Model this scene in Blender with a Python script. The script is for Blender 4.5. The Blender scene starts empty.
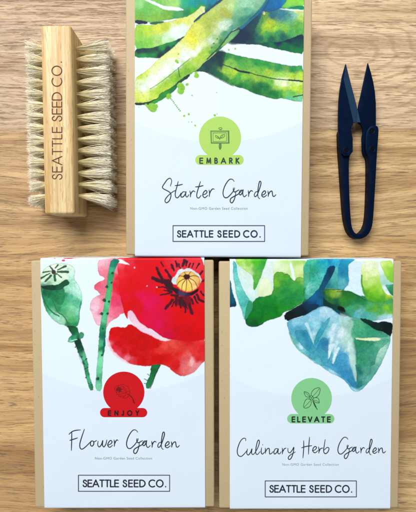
import bpy, bmesh, math, random
import numpy as np
from mathutils import Vector, Matrix

S = bpy.context.scene
COL = S.collection
random.seed(7)
rng = np.random.default_rng(11)
MM = 0.001

# ------------------------------------------------------------------ camera
FPX, CAM_H, TILT = 440.0, 0.255, math.radians(2.0)      # focal length in photo pixels, height above the table
cd = bpy.data.cameras.new('camera')
cd.sensor_fit = 'VERTICAL'
cd.angle = 2 * math.atan(256 / FPX)
cd.clip_start, cd.clip_end = 0.01, 20
cam = bpy.data.objects.new('camera', cd)
COL.objects.link(cam)
cam.location = (0, 0, CAM_H)
cam.rotation_euler = (-TILT, 0, 0)
S.camera = cam

# ------------------------------------------------------------------ room light
world = bpy.data.worlds.new('World')
S.world = world
world.use_nodes = True
wnt = world.node_tree
bg = wnt.nodes['Background']
bg.inputs[0].default_value = (0.96, 0.98, 1.0, 1)
# pale walls all round, darker straight above (ceiling, and whoever leans over the table with the camera)
w_tc = wnt.nodes.new('ShaderNodeTexCoord')
w_sep = wnt.nodes.new('ShaderNodeSeparateXYZ')
wnt.links.new(w_tc.outputs['Generated'], w_sep.inputs[0])
w_map = wnt.nodes.new('ShaderNodeMapRange')
w_map.interpolation_type = 'SMOOTHSTEP'
for k_, v_ in ((1, 0.72), (2, 0.97), (3, 0.33), (4, 0.09)):
    w_map.inputs[k_].default_value = v_
wnt.links.new(w_sep.outputs[2], w_map.inputs[0])
wnt.links.new(w_map.outputs[0], bg.inputs[1])


def window(loc, target, sx, sy, power, color):
    ld = bpy.data.lights.new('window_light', 'AREA')
    ld.shape = 'RECTANGLE'
    ld.size, ld.size_y = sx, sy
    ld.energy, ld.color = power, color
    o = bpy.data.objects.new('window_light', ld)
    COL.objects.link(o)
    o.location = loc
    d = Vector(target) - Vector(loc)
    o.rotation_euler = d.to_track_quat('-Z', 'Y').to_euler()


window((-0.45, 1.02, 1.32), (0, 0, 0), 1.3, 0.85, 46.0, (0.985, 0.99, 1.0))
S.view_settings.view_transform = 'Standard'
S.view_settings.look = 'None'
S.view_settings.exposure = 0.0
S.view_settings.gamma = 1.0
S.cycles.max_bounces = 8


# ------------------------------------------------------------------ helpers
def at(px, py, z):
    """where the sight line through a photo pixel meets the level z (metres)"""
    px = np.asarray(px, float); py = np.asarray(py, float)
    x = (px - 208) / FPX; y = (256 - py) / FPX
    dy = y * math.cos(TILT) - math.sin(TILT)
    dz = -y * math.sin(TILT) - math.cos(TILT)
    t = (z - CAM_H) / dz
    return t * x, t * dy


def to_px(X, Y, z):
    vz = z - CAM_H
    u = Y * math.cos(TILT) - vz * math.sin(TILT)
    w = -Y * math.sin(TILT) - vz * math.cos(TILT)
    return 208 + FPX * X / w, 256 - FPX * u / w


def lin(h):
    if isinstance(h, str):
        h = [int(h[i:i + 2], 16) for i in (0, 2, 4)]
    c = np.asarray(h, float) / 255
    return np.where(c <= 0.04045, c / 12.92, ((c + 0.055) / 1.055) ** 2.4)


INK = 0.86


def alb(h):
    return tuple(np.clip(lin(h) * INK, 0, 0.9))


def empty(name, label, cat, loc, rz=0, group=None):
    o = bpy.data.objects.new(name, None)
    COL.objects.link(o)
    o.location = loc
    o.rotation_euler = (0, 0, rz)
    o.empty_display_size = 0.01
    o['label'] = label; o['category'] = cat
    if group: o['group'] = group
    return o


def link(name, me, mat, parent=None):
    o = bpy.data.objects.new(name, me)
    COL.objects.link(o)
    if mat: me.materials.append(mat)
    if parent: o.parent = parent
    return o


def mesh(name, verts, faces, smooth=False):
    me = bpy.data.meshes.new(name)
    me.from_pydata([tuple(v) for v in verts], [], faces)
    if smooth:
        me.polygons.foreach_set('use_smooth', [True] * len(me.polygons))
    me.update()
    return me


def bm_mesh(name, bm, smooth_angle=None):
    me = bpy.data.meshes.new(name)
    bm.normal_update()
    if smooth_angle:
        for e in bm.edges:
            e.smooth = len(e.link_faces) == 2 and e.calc_face_angle(0) < smooth_angle
        for f in bm.faces:
            f.smooth = True
    bm.to_mesh(me)
    bm.free()
    return me


def new_mat(name, color=(0.5, 0.5, 0.5), rough=0.5, metallic=0.0, spec=0.5):
    m = bpy.data.materials.new(name)
    m.use_nodes = True
    b = m.node_tree.nodes['Principled BSDF']
    b.inputs['Base Color'].default_value = (*color, 1)
    b.inputs['Roughness'].default_value = rough
    b.inputs['Metallic'].default_value = metallic
    b.inputs['Specular IOR Level'].default_value = spec
    return m, m.node_tree, b


def N(nt, kind, **kw):
    n = nt.nodes.new(kind)
    for k, v in kw.items():
        if k in n.inputs:
            n.inputs[k].default_value = v
        else:
            setattr(n, k, v)
    return n


def ramp(nt, stops, src, interp='LINEAR'):
    r = nt.nodes.new('ShaderNodeValToRGB')
    r.color_ramp.interpolation = interp
    while len(r.color_ramp.elements) < len(stops):
        r.color_ramp.elements.new(0.5)
    for e, (p, c) in zip(r.color_ramp.elements, stops):
        e.position = p
        e.color = (c, c, c, 1) if isinstance(c, (int, float)) else (*c, 1)
    nt.links.new(src, r.inputs[0])
    return r.outputs[0]


def mixc(nt, a, b, fac, mode='MIX'):
    m = nt.nodes.new('ShaderNodeMix')
    m.data_type = 'RGBA'; m.blend_type = mode
    for sock, v in ((0, fac), (6, a), (7, b)):
        if hasattr(v, 'node'):
            nt.links.new(v, m.inputs[sock])
        else:
            m.inputs[sock].default_value = v if sock == 0 else (*v, 1)
    return m.outputs[2]


def coords(nt, scale, src=None, offset=None):
    tc = nt.nodes.new('ShaderNodeTexCoord')
    mp = nt.nodes.new('ShaderNodeMapping')
    mp.inputs['Scale'].default_value = scale
    nt.links.new(src or tc.outputs['Object'], mp.inputs[0])
    if offset: nt.links.new(offset, mp.inputs[1])
    return mp.outputs[0]


def noise(nt, vec, scale=1.0, detail=3.0, rough=0.5, dist=0.0):
    n = N(nt, 'ShaderNodeTexNoise', Scale=scale, Detail=detail, Roughness=rough, Distortion=dist)
    nt.links.new(vec, n.inputs['Vector'])
    return n.outputs['Fac']


def bump(nt, b, h, strength, dist):
    n = N(nt, 'ShaderNodeBump', Strength=strength, Distance=dist)
    nt.links.new(h, n.inputs['Height'])
    nt.links.new(n.outputs[0], b.inputs['Normal'])


def math_n(nt, op, a, b=0.0):
    n = nt.nodes.new('ShaderNodeMath'); n.operation = op
    for i, v in ((0, a), (1, b)):
        if hasattr(v, 'node'): nt.links.new(v, n.inputs[i])
        else: n.inputs[i].default_value = v
    return n.outputs[0]


# ------------------------------------------------------------------ materials
def oak_mat():
    m, nt, b = new_mat('oiled_oak', rough=0.45, spec=0.45)
    at_ = N(nt, 'ShaderNodeAttribute', attribute_name='stave')
    seed = N(nt, 'ShaderNodeAttribute', attribute_name='seed')
    uv = N(nt, 'ShaderNodeAttribute', attribute_name='edge')
    tc = nt.nodes.new('ShaderNodeTexCoord')
    off = nt.nodes.new('ShaderNodeVectorMath'); off.operation = 'ADD'
    nt.links.new(tc.outputs['Object'], off.inputs[0]); nt.links.new(seed.outputs['Vector'], off.inputs[1])
    turn = N(nt, 'ShaderNodeAttribute', attribute_name='turn')
    vr = nt.nodes.new('ShaderNodeVectorRotate'); vr.rotation_type = 'Z_AXIS'
    nt.links.new(off.outputs[0], vr.inputs['Vector']); nt.links.new(turn.outputs['Fac'], vr.inputs['Angle'])
    P = vr.outputs[0]
    # slow wander of the grain
    w1 = N(nt, 'ShaderNodeTexNoise', Scale=1.0, Detail=2.0)
    nt.links.new(coords(nt, (6, 22, 1), P), w1.inputs['Vector'])
    sub = nt.nodes.new('ShaderNodeVectorMath'); sub.operation = 'SUBTRACT'
    nt.links.new(w1.outputs['Color'], sub.inputs[0]); sub.inputs[1].default_value = (0.5, 0.5, 0.5)
    sc = nt.nodes.new('ShaderNodeVectorMath'); sc.operation = 'MULTIPLY'
    nt.links.new(sub.outputs[0], sc.inputs[0]); sc.inputs[1].default_value = (0.0, 0.016, 0)
    ad = nt.nodes.new('ShaderNodeVectorMath'); ad.operation = 'ADD'
    nt.links.new(P, ad.inputs[0]); nt.links.new(sc.outputs[0], ad.inputs[1])
    Q = ad.outputs[0]
    wide = ramp(nt, [(0.30, 0.0), (0.70, 1.0)], noise(nt, coords(nt, (7, 70, 1), Q), detail=2))
    rings = ramp(nt, [(0.40, 0.0), (0.62, 1.0)], noise(nt, coords(nt, (6, 230, 1), Q), detail=4, rough=0.62))
    fine = noise(nt, coords(nt, (45, 1600, 1), Q), detail=4, rough=0.6)
    pores = ramp(nt, [(0.565, 0.0), (0.615, 1.0)], noise(nt, coords(nt, (110, 1900, 1), Q), detail=2, rough=0.6))
    pores2 = ramp(nt, [(0.59, 0.0), (0.64, 1.0)], noise(nt, coords(nt, (70, 1400, 1), Q), detail=3, rough=0.55))
    c = mixc(nt, (0.57, 0.40, 0.205), (0.32, 0.188, 0.080), rings)
    c = mixc(nt, c, (0.62, 0.46, 0.265), math_n(nt, 'MULTIPLY', wide, 0.5))
    fr = ramp(nt, [(0.3, 0.86), (0.7, 1.10)], fine)
    c = mixc(nt, c, fr, 1.0, 'MULTIPLY')
    c = mixc(nt, c, at_.outputs['Color'], 1.0, 'MULTIPLY')
    gate = ramp(nt, [(0.35, 0.25), (0.65, 1.0)], noise(nt, coords(nt, (10, 150, 3), Q), detail=2))
    c = mixc(nt, c, (0.17, 0.095, 0.045), math_n(nt, 'MULTIPLY', math_n(nt, 'MULTIPLY', pores, gate), 0.78))
    c = mixc(nt, c, (0.20, 0.11, 0.05), math_n(nt, 'MULTIPLY', pores2, 0.6))
    # arching growth rings of one flat-sawn stave (attribute: offset from the arch centre, strength)
    ca = N(nt, 'ShaderNodeAttribute', attribute_name='arch')
    cs = nt.nodes.new('ShaderNodeSeparateXYZ'); nt.links.new(ca.outputs['Vector'], cs.inputs[0])
    wob = noise(nt, coords(nt, (60, 120, 1), P), detail=3)
    rad = math_n(nt, 'SQRT', math_n(nt, 'ADD', math_n(nt, 'POWER', math_n(nt, 'ABSOLUTE', math_n(nt, 'MULTIPLY', cs.outputs[0], 0.5)), 2.0), math_n(nt, 'POWER', math_n(nt, 'ABSOLUTE', cs.outputs[1]), 2.0)))
    ph = math_n(nt, 'SINE', math_n(nt, 'MULTIPLY', math_n(nt, 'ADD', rad, math_n(nt, 'MULTIPLY', wob, 0.0065)), 1250.0))
    arch = math_n(nt, 'MULTIPLY', ramp(nt, [(0.45, 0.0), (1.0, 1.0)], ph), cs.outputs[2])
    c = mixc(nt, c, (0.30, 0.18, 0.09), math_n(nt, 'MULTIPLY', arch, 0.4))
    # glue lines between the staves (edge attribute: distance to the stave edge in mm)
    sx = nt.nodes.new('ShaderNodeSeparateXYZ'); nt.links.new(uv.outputs['Vector'], sx.inputs[0])
    g1 = ramp(nt, [(0.0, 1.0), (0.35, 1.0), (0.5, 0.0)], sx.outputs[0])
    c = mixc(nt, c, (0.16, 0.09, 0.045), math_n(nt, 'MULTIPLY', g1, 0.22))
    nt.links.new(c, b.inputs['Base Color'])
    rr = ramp(nt, [(0.3, 0.36), (0.7, 0.50)], fine)
    nt.links.new(math_n(nt, 'ADD', rr, math_n(nt, 'MULTIPLY', pores, 0.15)), b.inputs['Roughness'])
    h = math_n(nt, 'SUBTRACT', fine, math_n(nt, 'ADD', pores, pores2))
    bump(nt, b, h, 0.45, 0.00025)
    return m


def kraft_mat():
    m, nt, b = new_mat('kraft_board', rough=0.62, spec=0.35)
    n1 = noise(nt, coords(nt, (900, 900, 900)), detail=4, rough=0.7)
    n2 = noise(nt, coords(nt, (60, 60, 60)), detail=3)
    n3 = ramp(nt, [(0.66, 0.0), (0.74, 1.0)], noise(nt, coords(nt, (900, 420, 900)), detail=3))
    c = mixc(nt, alb('B5A078'), alb('CFBC96'), n1)
    c = mixc(nt, c, alb('BEA981'), math_n(nt, 'MULTIPLY', n2, 0.6))
    c = mixc(nt, c, alb('86683E'), math_n(nt, 'MULTIPLY', n3, 0.45))
    nt.links.new(c, b.inputs['Base Color'])
    bump(nt, b, n1, 0.25, 0.0002)
    return m


def print_mat():
    m, nt, b = new_mat('printed_paper', rough=0.58, spec=0.18)
    a = N(nt, 'ShaderNodeAttribute', attribute_name='ink')
    n1 = noise(nt, coords(nt, (1800, 1800, 1800)), detail=3, rough=0.6)
    f = ramp(nt, [(0.25, 0.965), (0.75, 1.03)], n1)
    nt.links.new(mixc(nt, a.outputs['Color'], f, 1.0, 'MULTIPLY'), b.inputs['Base Color'])
    lowf = noise(nt, coords(nt, (28, 28, 28)), detail=1)
    bump(nt, b, math_n(nt, 'ADD', lowf, math_n(nt, 'MULTIPLY', n1, 0.012)), 0.5, 0.0016)
    return m


def ink_mat(name, h, rough=0.5, var=0.08):
    m, nt, b = new_mat(name, alb(h), rough, spec=0.3)
    n1 = noise(nt, coords(nt, (1500, 1500, 1500)), detail=3, rough=0.6)
    f = ramp(nt, [(0.25, 1 - var), (0.75, 1 + var)], n1)
    nt.links.new(mixc(nt, alb(h), f, 1.0, 'MULTIPLY'), b.inputs['Base Color'])
    return m


def block_mat():
    m, nt, b = new_mat('pale_beech', rough=0.5, spec=0.4)
    lo = noise(nt, coords(nt, (420, 9, 420)), detail=4, rough=0.55, dist=0.3)
    fi = noise(nt, coords(nt, (1400, 60, 1400)), detail=3, rough=0.6)
    fl = ramp(nt, [(0.58, 0.0), (0.66, 1.0)], noise(nt, coords(nt, (1500, 170, 1500)), detail=2))
    c = mixc(nt, alb('F4DFAC'), alb('D8AC6A'), ramp(nt, [(0.38, 0.0), (0.62, 1.0)], lo))
    c = mixc(nt, c, ramp(nt, [(0.3, 0.80), (0.7, 1.10)], fi), 1.0, 'MULTIPLY')
    c = mixc(nt, c, alb('B98A4C'), math_n(nt, 'MULTIPLY', fl, 0.55))
    nt.links.new(c, b.inputs['Base Color'])
    bump(nt, b, fi, 0.3, 0.0002)
    return m


def hair_mat():
    m, nt, b = new_mat('natural_bristle', rough=0.55, spec=0.3)
    a = N(nt, 'ShaderNodeAttribute', attribute_name='ink')
    nt.links.new(a.outputs['Color'], b.inputs['Base Color'])
    return m


def steel_mat():
    m, nt, b = new_mat('blued_steel', (0.0045, 0.013, 0.042), 0.36, 0.7, 0.35)
    b.inputs['Specular Tint'].default_value = (0.10, 0.14, 0.30, 1)
    n1 = noise(nt, coords(nt, (2500, 2500, 2500)), detail=2)
    n2 = noise(nt, coords(nt, (300, 300, 300)), detail=3)
    nt.links.new(ramp(nt, [(0.3, 0.28), (0.7, 0.38)], n2), b.inputs['Roughness'])
    bump(nt, b, n1, 0.06, 0.00005)
    return m


M_OAK, M_KRAFT, M_PRINT = oak_mat(), kraft_mat(), print_mat()
M_TEXT = ink_mat('charcoal_ink', '23262D')
M_FRAME = ink_mat('frame_ink', '4A4E54')
M_CAP = ink_mat('caption_ink', '7F9C98')
M_BLOCK, M_HAIR, M_STEEL = block_mat(), hair_mat(), steel_mat()
M_BURN = ink_mat('burnt_lettering', '5E3B28', 0.7, 0.45)
M_LIT_BEVEL = new_mat('lit_bevel_steel', (0.020, 0.060, 0.13), 0.38, 0.6, 0.4)[0]  # ground bevel; the light its slope catches is put into the paler blue
M_HOLE_SHADE = new_mat('screw_hole_shade', (0.003, 0.003, 0.004), 0.9, 0.0, 0.05)[0]  # near-black disc: the shade inside the screw hole is put into its colour

# ------------------------------------------------------------------ tabletop: glued oak staves
YS = [-0.620 + 0.0608 * i for i in range(21)]
seam0 = float(at(0, 442, 0)[1])
k0 = min(range(21), key=lambda i: abs(YS[i] - seam0))
YS = [y + seam0 - YS[k0] for y in YS]
TINT = {  # row counted upwards from the seam below the boxes: (left, right) tone of the wood; top rows also carry the pale window sheen as colour
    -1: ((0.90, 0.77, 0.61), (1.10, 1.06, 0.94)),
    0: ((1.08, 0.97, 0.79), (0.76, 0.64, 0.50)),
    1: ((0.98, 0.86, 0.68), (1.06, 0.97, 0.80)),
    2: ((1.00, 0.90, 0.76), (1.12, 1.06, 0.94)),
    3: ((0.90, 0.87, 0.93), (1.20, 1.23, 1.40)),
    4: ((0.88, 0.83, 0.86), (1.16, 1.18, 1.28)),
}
vs, fs, tint, seeds, edges, arches, turns = [], [], [], [], [], [], []
ax_, ay_ = (float(v) for v in at(352, 52, 0))
for r in range(20):
    y0, y1 = YS[r], YS[r + 1]
    k = r - k0
    joint = [0.004, 0.02, -0.01, 0.008, 0.012, 0.0][k % 6] if k in TINT else random.uniform(-0.2, 0.2)
    xs = [-0.8, joint - 0.42, joint, joint + 0.45, 0.8]
    for c in range(4):
        x0, x1 = xs[c], xs[c + 1]
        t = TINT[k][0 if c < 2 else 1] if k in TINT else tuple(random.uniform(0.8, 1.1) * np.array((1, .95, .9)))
        sd = (random.uniform(-5, 5), random.uniform(-5, 5), random.uniform(-5, 5))
        # inset ring so that the distance-to-edge attribute can mark the glue line
        e = 0.0011
        b0 = len(vs)
        for (x, y, d) in ((x0, y0, 0), (x1, y0, 0), (x1, y1, 0), (x0, y1, 0),
                          (x0 + e, y0 + e, 1), (x1 - e, y0 + e, 1), (x1 - e, y1 - e, 1), (x0 + e, y1 - e, 1)):
            vs.append((x, y, 0)); edges.append((d, 0, 0)); turns.append(0.05 if (k == -1 and c < 2) else {0: 0.02, 1: -0.015, 2: 0.03, 3: -0.02}.get(k, 0.0) * (1 if c < 2 else -1)); arches.append((x - ax_, y - ay_, 1.0 if (k == 3 and c >= 2) else 0.0)); tint.append((*t, 1)); seeds.append(sd)
        fs += [(b0, b0 + 1, b0 + 5, b0 + 4), (b0 + 1, b0 + 2, b0 + 6, b0 + 5), (b0 + 2, b0 + 3, b0 + 7, b0 + 6),
               (b0 + 3, b0, b0 + 4, b0 + 7), (b0 + 4, b0 + 5, b0 + 6, b0 + 7)]
# the slab's sides and underside
b0 = len(vs)
for z in (0, -0.03):
    for (x, y) in ((-0.8, YS[0]), (0.8, YS[0]), (0.8, YS[20]), (-0.8, YS[20])):
        vs.append((x, y, z - 0.0002 if z == 0 else z)); edges.append((1, 0, 0)); turns.append(0.0); arches.append((0, 0, 0)); tint.append((.9, .85, .8, 1)); seeds.append((0, 0, 0))
fs += [(b0 + i, b0 + 4 + i, b0 + 4 + (i + 1) % 4, b0 + (i + 1) % 4) for i in range(4)] + [(b0 + 7, b0 + 6, b0 + 5, b0 + 4)]
me = mesh('tabletop', vs, fs)
me.attributes.new('stave', 'FLOAT_COLOR', 'POINT').data.foreach_set('color', np.array(tint, 'f').ravel())
me.attributes.new('seed', 'FLOAT_VECTOR', 'POINT').data.foreach_set('vector', np.array(seeds, 'f').ravel())
me.attributes.new('turn', 'FLOAT', 'POINT').data.foreach_set('value', np.array(turns, 'f'))
me.attributes.new('arch', 'FLOAT_VECTOR', 'POINT').data.foreach_set('vector', np.array(arches, 'f').ravel())
me.attributes.new('edge', 'FLOAT_VECTOR', 'POINT').data.foreach_set('vector', np.array(edges, 'f').ravel())
table = link('tabletop', me, M_OAK)
table['kind'] = 'structure'
table['label'] = 'oak tabletop of glued staves with horizontal grain'


# ------------------------------------------------------------------ watercolour printing (numpy)
def hash2(ix, iy, s):
    v = np.sin(ix * 127.1 + iy * 311.7 + s * 74.7) * 43758.5453
    return v - np.floor(v)


def vnoise(x, y, s=0):
    ix, iy = np.floor(x), np.floor(y)
    fx, fy = x - ix, y - iy
    fx, fy = fx * fx * (3 - 2 * fx), fy * fy * (3 - 2 * fy)
    a, b = hash2(ix, iy, s), hash2(ix + 1, iy, s)
    c, d = hash2(ix, iy + 1, s), hash2(ix + 1, iy + 1, s)
    return (a + (b - a) * fx) * (1 - fy) + (c + (d - c) * fx) * fy - 0.5


def fbm(x, y, s=0, n=3):
    r, a = 0, 1.0
    for i in range(n):
        r = r + a * vnoise(x * 2 ** i, y * 2 ** i, s + i * 13)
        a *= 0.55
    return r


def zoomset(ox, oy, k=6.933):
    return lambda *v: [(ox + v[i] / k, oy + v[i + 1] / k) for i in range(0, len(v), 2)]


def cps(f, *v):
    """colour spots: x, y, hex triplets in the frame f"""
    return [(*f(v[i], v[i + 1])[0], lin(v[i + 2])) for i in range(0, len(v), 3)]


def chaikin(p, n=1):
    for _ in range(n):
        q = []
        for i in range(len(p)):
            a, b = p[i], p[(i + 1) % len(p)]
            q += [(.75 * a[0] + .25 * b[0], .75 * a[1] + .25 * b[1]), (.25 * a[0] + .75 * b[0], .25 * a[1] + .75 * b[1])]
        p = q
    return p


def spline(pts, step=0.4):
    p = np.array(pts, float)
    if len(p) == 2:
        n = max(2, int(np.hypot(*(p[1] - p[0])) / step) + 1)
        return p[0] + (p[1] - p[0]) * np.linspace(0, 1, n)[:, None]
    q = np.vstack([2 * p[0] - p[1], p, 2 * p[-1] - p[-2]])
    out = []
    for i in range(1, len(q) - 2):
        n = max(2, int(np.hypot(*(q[i + 1] - q[i])) / step) + 1)
        t = np.linspace(0, 1, n, endpoint=False)[:, None]
        a, b, c, d = q[i - 1], q[i], q[i + 1], q[i + 2]
        out.append(0.5 * (2 * b + (c - a) * t + (2 * a - 5 * b + 4 * c - d) * t ** 2 + (3 * b - a - 3 * c + d) * t ** 3))
    out.append(p[-1:])
    return np.vstack(out)


class Painter:
    def __init__(self, X, Y, base):
        self.X, self.Y = X, Y
        self.C = np.tile(base, (len(X), 1)) if np.ndim(base) == 1 else base
        self.wx = fbm(X / 2.2, Y / 2.2, 1) ; self.wy = fbm(X / 2.2, Y / 2.2, 2)
        self.gx = fbm(X / 7, Y / 7, 3); self.gy = fbm(X / 7, Y / 7, 4)
        self.grain = fbm(X / 0.8, Y / 0.8, 5, 2)
        self.blot = fbm(X / 3.2, Y / 3.2, 6)
        self.paper = self.C.copy()

    def _pick(self, x0, y0, x1, y1):
        return np.nonzero((self.X > x0) & (self.X < x1) & (self.Y > y0) & (self.Y < y1))[0]

    def _blend(self, idx, a, col):
        a = a[:, None]
        self.C[idx] = self.C[idx] * (1 - a) + col * a

    def _wash(self, idx, spots, pw, tex):
        X = self.X[idx] + 3.2 * self.gx[idx]; Y = self.Y[idx] + 3.2 * self.gy[idx]
        num = np.zeros((len(idx), 3)); den = np.zeros(len(idx))
        for (x, y, c) in spots:
            w = 1 / ((X - x) ** 2 + (Y - y) ** 2 + 4.0) ** pw
            num += w[:, None] * c; den += w
        col = num / den[:, None]
        lum = col.mean(1)[:, None]
        col = np.clip(lum + (col - lum) * 1.04, 0, 1) ** 1.14
        return col * (1 + tex * (0.55 * self.blot[idx] + 0.75 * self.grain[idx]))[:, None]

    def bare(self, poly):
        """leave a patch of the paper unpainted"""
        keep, self.C = self.C, self.C.copy()
        mark = np.zeros_like(self.C)
        self.C = mark
        self.shape(poly, [(*poly[0], np.ones(3))], edge=0, tex=0)
        a = self.C[:, :1]
        self.C = keep * (1 - a) + self.paper * a

    def shape(self, poly, spots, wob=0.55, edge=0.26, pw=2.0, tex=0.30, sm=1, soft=0.3, alpha=1.0):
        if isinstance(spots, str):
            spots = [(*poly[0], lin(spots))]
        p = np.array(chaikin(poly, sm))
        pad = 1.5 + soft
        idx = self._pick(p[:, 0].min() - pad, p[:, 1].min() - pad, p[:, 0].max() + pad, p[:, 1].max() + pad)
        if not len(idx): return
        X = self.X[idx] + wob * self.wx[idx]; Y = self.Y[idx] + wob * self.wy[idx]
        ins = np.zeros(len(idx), bool); d2 = np.full(len(idx), 1e9)
        for i in range(len(p)):
            ax, ay = p[i]; bx, by = p[(i + 1) % len(p)]
            ex, ey = bx - ax, by - ay
            L = ex * ex + ey * ey
            if L < 1e-9: continue
            t = np.clip(((X - ax) * ex + (Y - ay) * ey) / L, 0, 1)
            d2 = np.minimum(d2, (X - ax - t * ex) ** 2 + (Y - ay - t * ey) ** 2)
            if ay != by:
                ins ^= ((ay > Y) != (by > Y)) & (X < ax + (Y - ay) * ex / ey)
        sd = np.sqrt(d2) * np.where(ins, 1, -1)
        a = np.clip(0.5 + sd / (2 * soft), 0, 1)
        col = self._wash(idx, spots, pw, tex)
        col = col * (1 - edge * np.exp(-((sd - 0.35) / 0.45) ** 2))[:, None]
        self._blend(idx, a * alpha, np.clip(col, 0, 1))

    def stroke(self, pts, w, col, w1=None, wob=0.35, alpha=1.0, tex=0.2, soft=0.25):
        p = spline(pts, 0.6)
        w1 = w if w1 is None else w1
        idx = self._pick(p[:, 0].min() - w - 1, p[:, 1].min() - w - 1, p[:, 0].max() + w + 1, p[:, 1].max() + w + 1)
        if not len(idx): return
        X = self.X[idx] + wob * self.wx[idx]; Y = self.Y[idx] + wob * self.wy[idx]
        best = np.full(len(idx), -1e9)
        for i in range(len(p)):
            t = i / max(1, len(p) - 1)
            best = np.maximum(best, (w + (w1 - w) * t) / 2 - np.hypot(X - p[i, 0], Y - p[i, 1]))
        a = np.clip(0.5 + best / (2 * soft), 0, 1) * alpha
        c = lin(col) * (1 + tex * (self.blot[idx] + self.grain[idx]))[:, None]
        self._blend(idx, a, np.clip(c, 0, 1))

    def dot(self, x, y, r, col, alpha=1.0):
        self.stroke([(x, y), (x + 0.01, y)], 2 * r, col, wob=0.4, alpha=alpha)


def paint_beans(p):
    A, B, C, D, E, F, G = (zoomset(130, 0), zoomset(190, 0), zoomset(250, 0), zoomset(130, 50), zoomset(190, 50),
                           zoomset(250, 50), zoomset(160, 90))
    # upper left pod, passing behind the long one
    p.shape([(128, -8), (210, -8), (222, 0), (198, 20)] + A(416, 128, 330, 126, 250, 140, 200, 150, 130, 158, 35, 152) + [(128, 22)],
            cps(A, 60, 30, '9AD08A', 110, 60, '6FBE5C', 60, 100, '74B552', 180, 110, '8ABF4E', 260, 110, '7CB04A', 330, 100, '4FA060', 390, 95, '2F8A5E', 200, 70, '86C96A', 300, 25, 'A5D77E', 380, 25, '2FB08A', 60, 140, '88B04A')
            + cps(B, 20, 20, '0F9C9A', 90, 15, '0E93A0', 160, 10, '1687A0', 30, 75, '36A840', 75, 60, '3DA04A', 100, 100, '14465A', 140, 60, '1B6C78', 20, 115, '2E9455'), sm=1)
    p.shape(A(100, -10, 160, 8, 225, 40, 300, 48, 345, 52, 382, 72, 330, 73, 240, 68, 180, 36, 100, 2), 'E9F7F4', edge=0.05)
    p.shape(B(-10, 128, 30, 118, 60, 135, 100, 110, 150, 60, 200, 20, 232, -8, 215, -8, 170, 30, 110, 75, 60, 112, 20, 108, -10, 118), '15405A', edge=.1)
    p.shape(A(35, 135, 80, 140, 125, 150, 120, 166, 35, 168), '13294E', edge=.1)
    p.shape(A(135, 156, 190, 150, 235, 146, 238, 158, 190, 172, 140, 172), '2C6A4E', edge=.1)
    # middle left pod
    p.shape(A(30, 172, 90, 168, 150, 176, 220, 160, 330, 130, 420, 110, 520, 20, 520, 120, 420, 215, 385, 245, 300, 300, 190, 330, 110, 340, 30, 350) ,
            cps(A, 60, 250, '97CF5C', 60, 320, '7CC25A', 120, 200, 'BBD84E', 200, 205, 'D3DC5A', 130, 290, '8BCB58', 200, 285, 'A9D77C', 250, 255, 'CFE8C8', 300, 225, 'E4F4EC', 370, 190, 'DDF2E6', 340, 150, 'D6DB6C', 390, 150, 'D9DE7A', 240, 185, 'C2D252', 50, 190, 'A5D04E', 270, 285, 'B5DEB0', 330, 200, 'E6F5EE'), edge=.12)
    # dark band under it
    p.shape(A(30, 345, 90, 332, 150, 335, 190, 320, 250, 298, 300, 288, 390, 240, 400, 250, 300, 335, 222, 400, 190, 408, 140, 398, 30, 404),
            cps(A, 60, 352, '0E3B48', 110, 350, '123F4A', 220, 318, '2F9A48', 280, 300, '2A9350', 160, 345, '0F4A40', 250, 345, '0E3A48', 300, 320, '17604A', 100, 385, '2A9A4A', 165, 388, '1F8A48', 200, 390, '0C3440', 350, 275, '154A50', 50, 388, '1E8246'), edge=.1)
    # right hand pods behind
    p.shape(C(60, 90, 20, 130, -40, 180, -150, 230, -170, 290, 0, 312, 75, 310, 100, 322, 200, 342, 300, 365, 378, 378, 378, -40, 100, -40),
            cps(B, 340, 200, '0F2F52', 390, 160, '14486A', 300, 270, '12404F', 400, 260, '0F3A55', 350, 290, '0C3C50')
            + cps(C, 30, 110, '2E7F72', 60, 130, '4C9A60', 100, 100, '6EA04A', 140, 165, 'B9CE42', 110, 190, 'A9CC46', 90, 210, '8EC44C', 180, 195, '9CCF4E', 250, 195, '86C050', 330, 175, '6DB45C', 355, 130, 'B2D46A', 160, 95, '33707E', 220, 105, '41869A', 260, 120, '56A090', 300, 105, '8CC6B4', 340, 90, 'B6D898', 60, 200, '3F8A58', 120, 240, '3C9A58', 200, 240, '3F9A60', 280, 220, '4EA45E', 340, 210, '5FAE58', 60, 260, '1C6E60', 150, 275, '1A6A58', 230, 262, '1E6A5E', 20, 220, '154E66', 20, 280, '0F4450'), tex=.5)
    p.shape(C(60, 302, 120, 292, 200, 292, 260, 275, 320, 250, 378, 232, 378, 378, 300, 365, 200, 342, 100, 324),
            cps(C, 100, 305, '156052', 200, 300, '10345A', 260, 290, '102F52', 330, 262, '123A50', 150, 318, '1A7A4E', 250, 320, '14704C', 330, 300, '0F5A4A', 340, 350, '1C8248', 280, 345, '1C7C44', 220, 325, '127048'))
    p.shape(C(120, -20, 262, -20, 240, 40, 200, 62, 150, 82, 90, 82, 60, 70), cps(C, 130, 30, '1C6C9E', 200, 20, '1A74AE', 160, 70, '206C98', 240, 5, '2A86A8', 90, 76, '2A6A86'))
    p.shape(C(262, -20, 380, -20, 380, 46, 300, 40, 255, 55, 215, 52, 245, 20), cps(C, 300, 15, '9ADB5A', 350, 20, '92D85C', 240, 42, '7CCB58', 300, 35, '86CF60'))
    p.shape(C(250, 60, 300, 42, 380, 38, 380, 68, 300, 66), '0C9468', edge=.1)
    p.shape(C(195, 62, 250, 60, 375, 70, 375, 80, 260, 72), 'E6F4EC', edge=.03)
    p.shape(C(290, 75, 375, 78, 375, 98, 330, 96), 'D2D88C', edge=.03)
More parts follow.
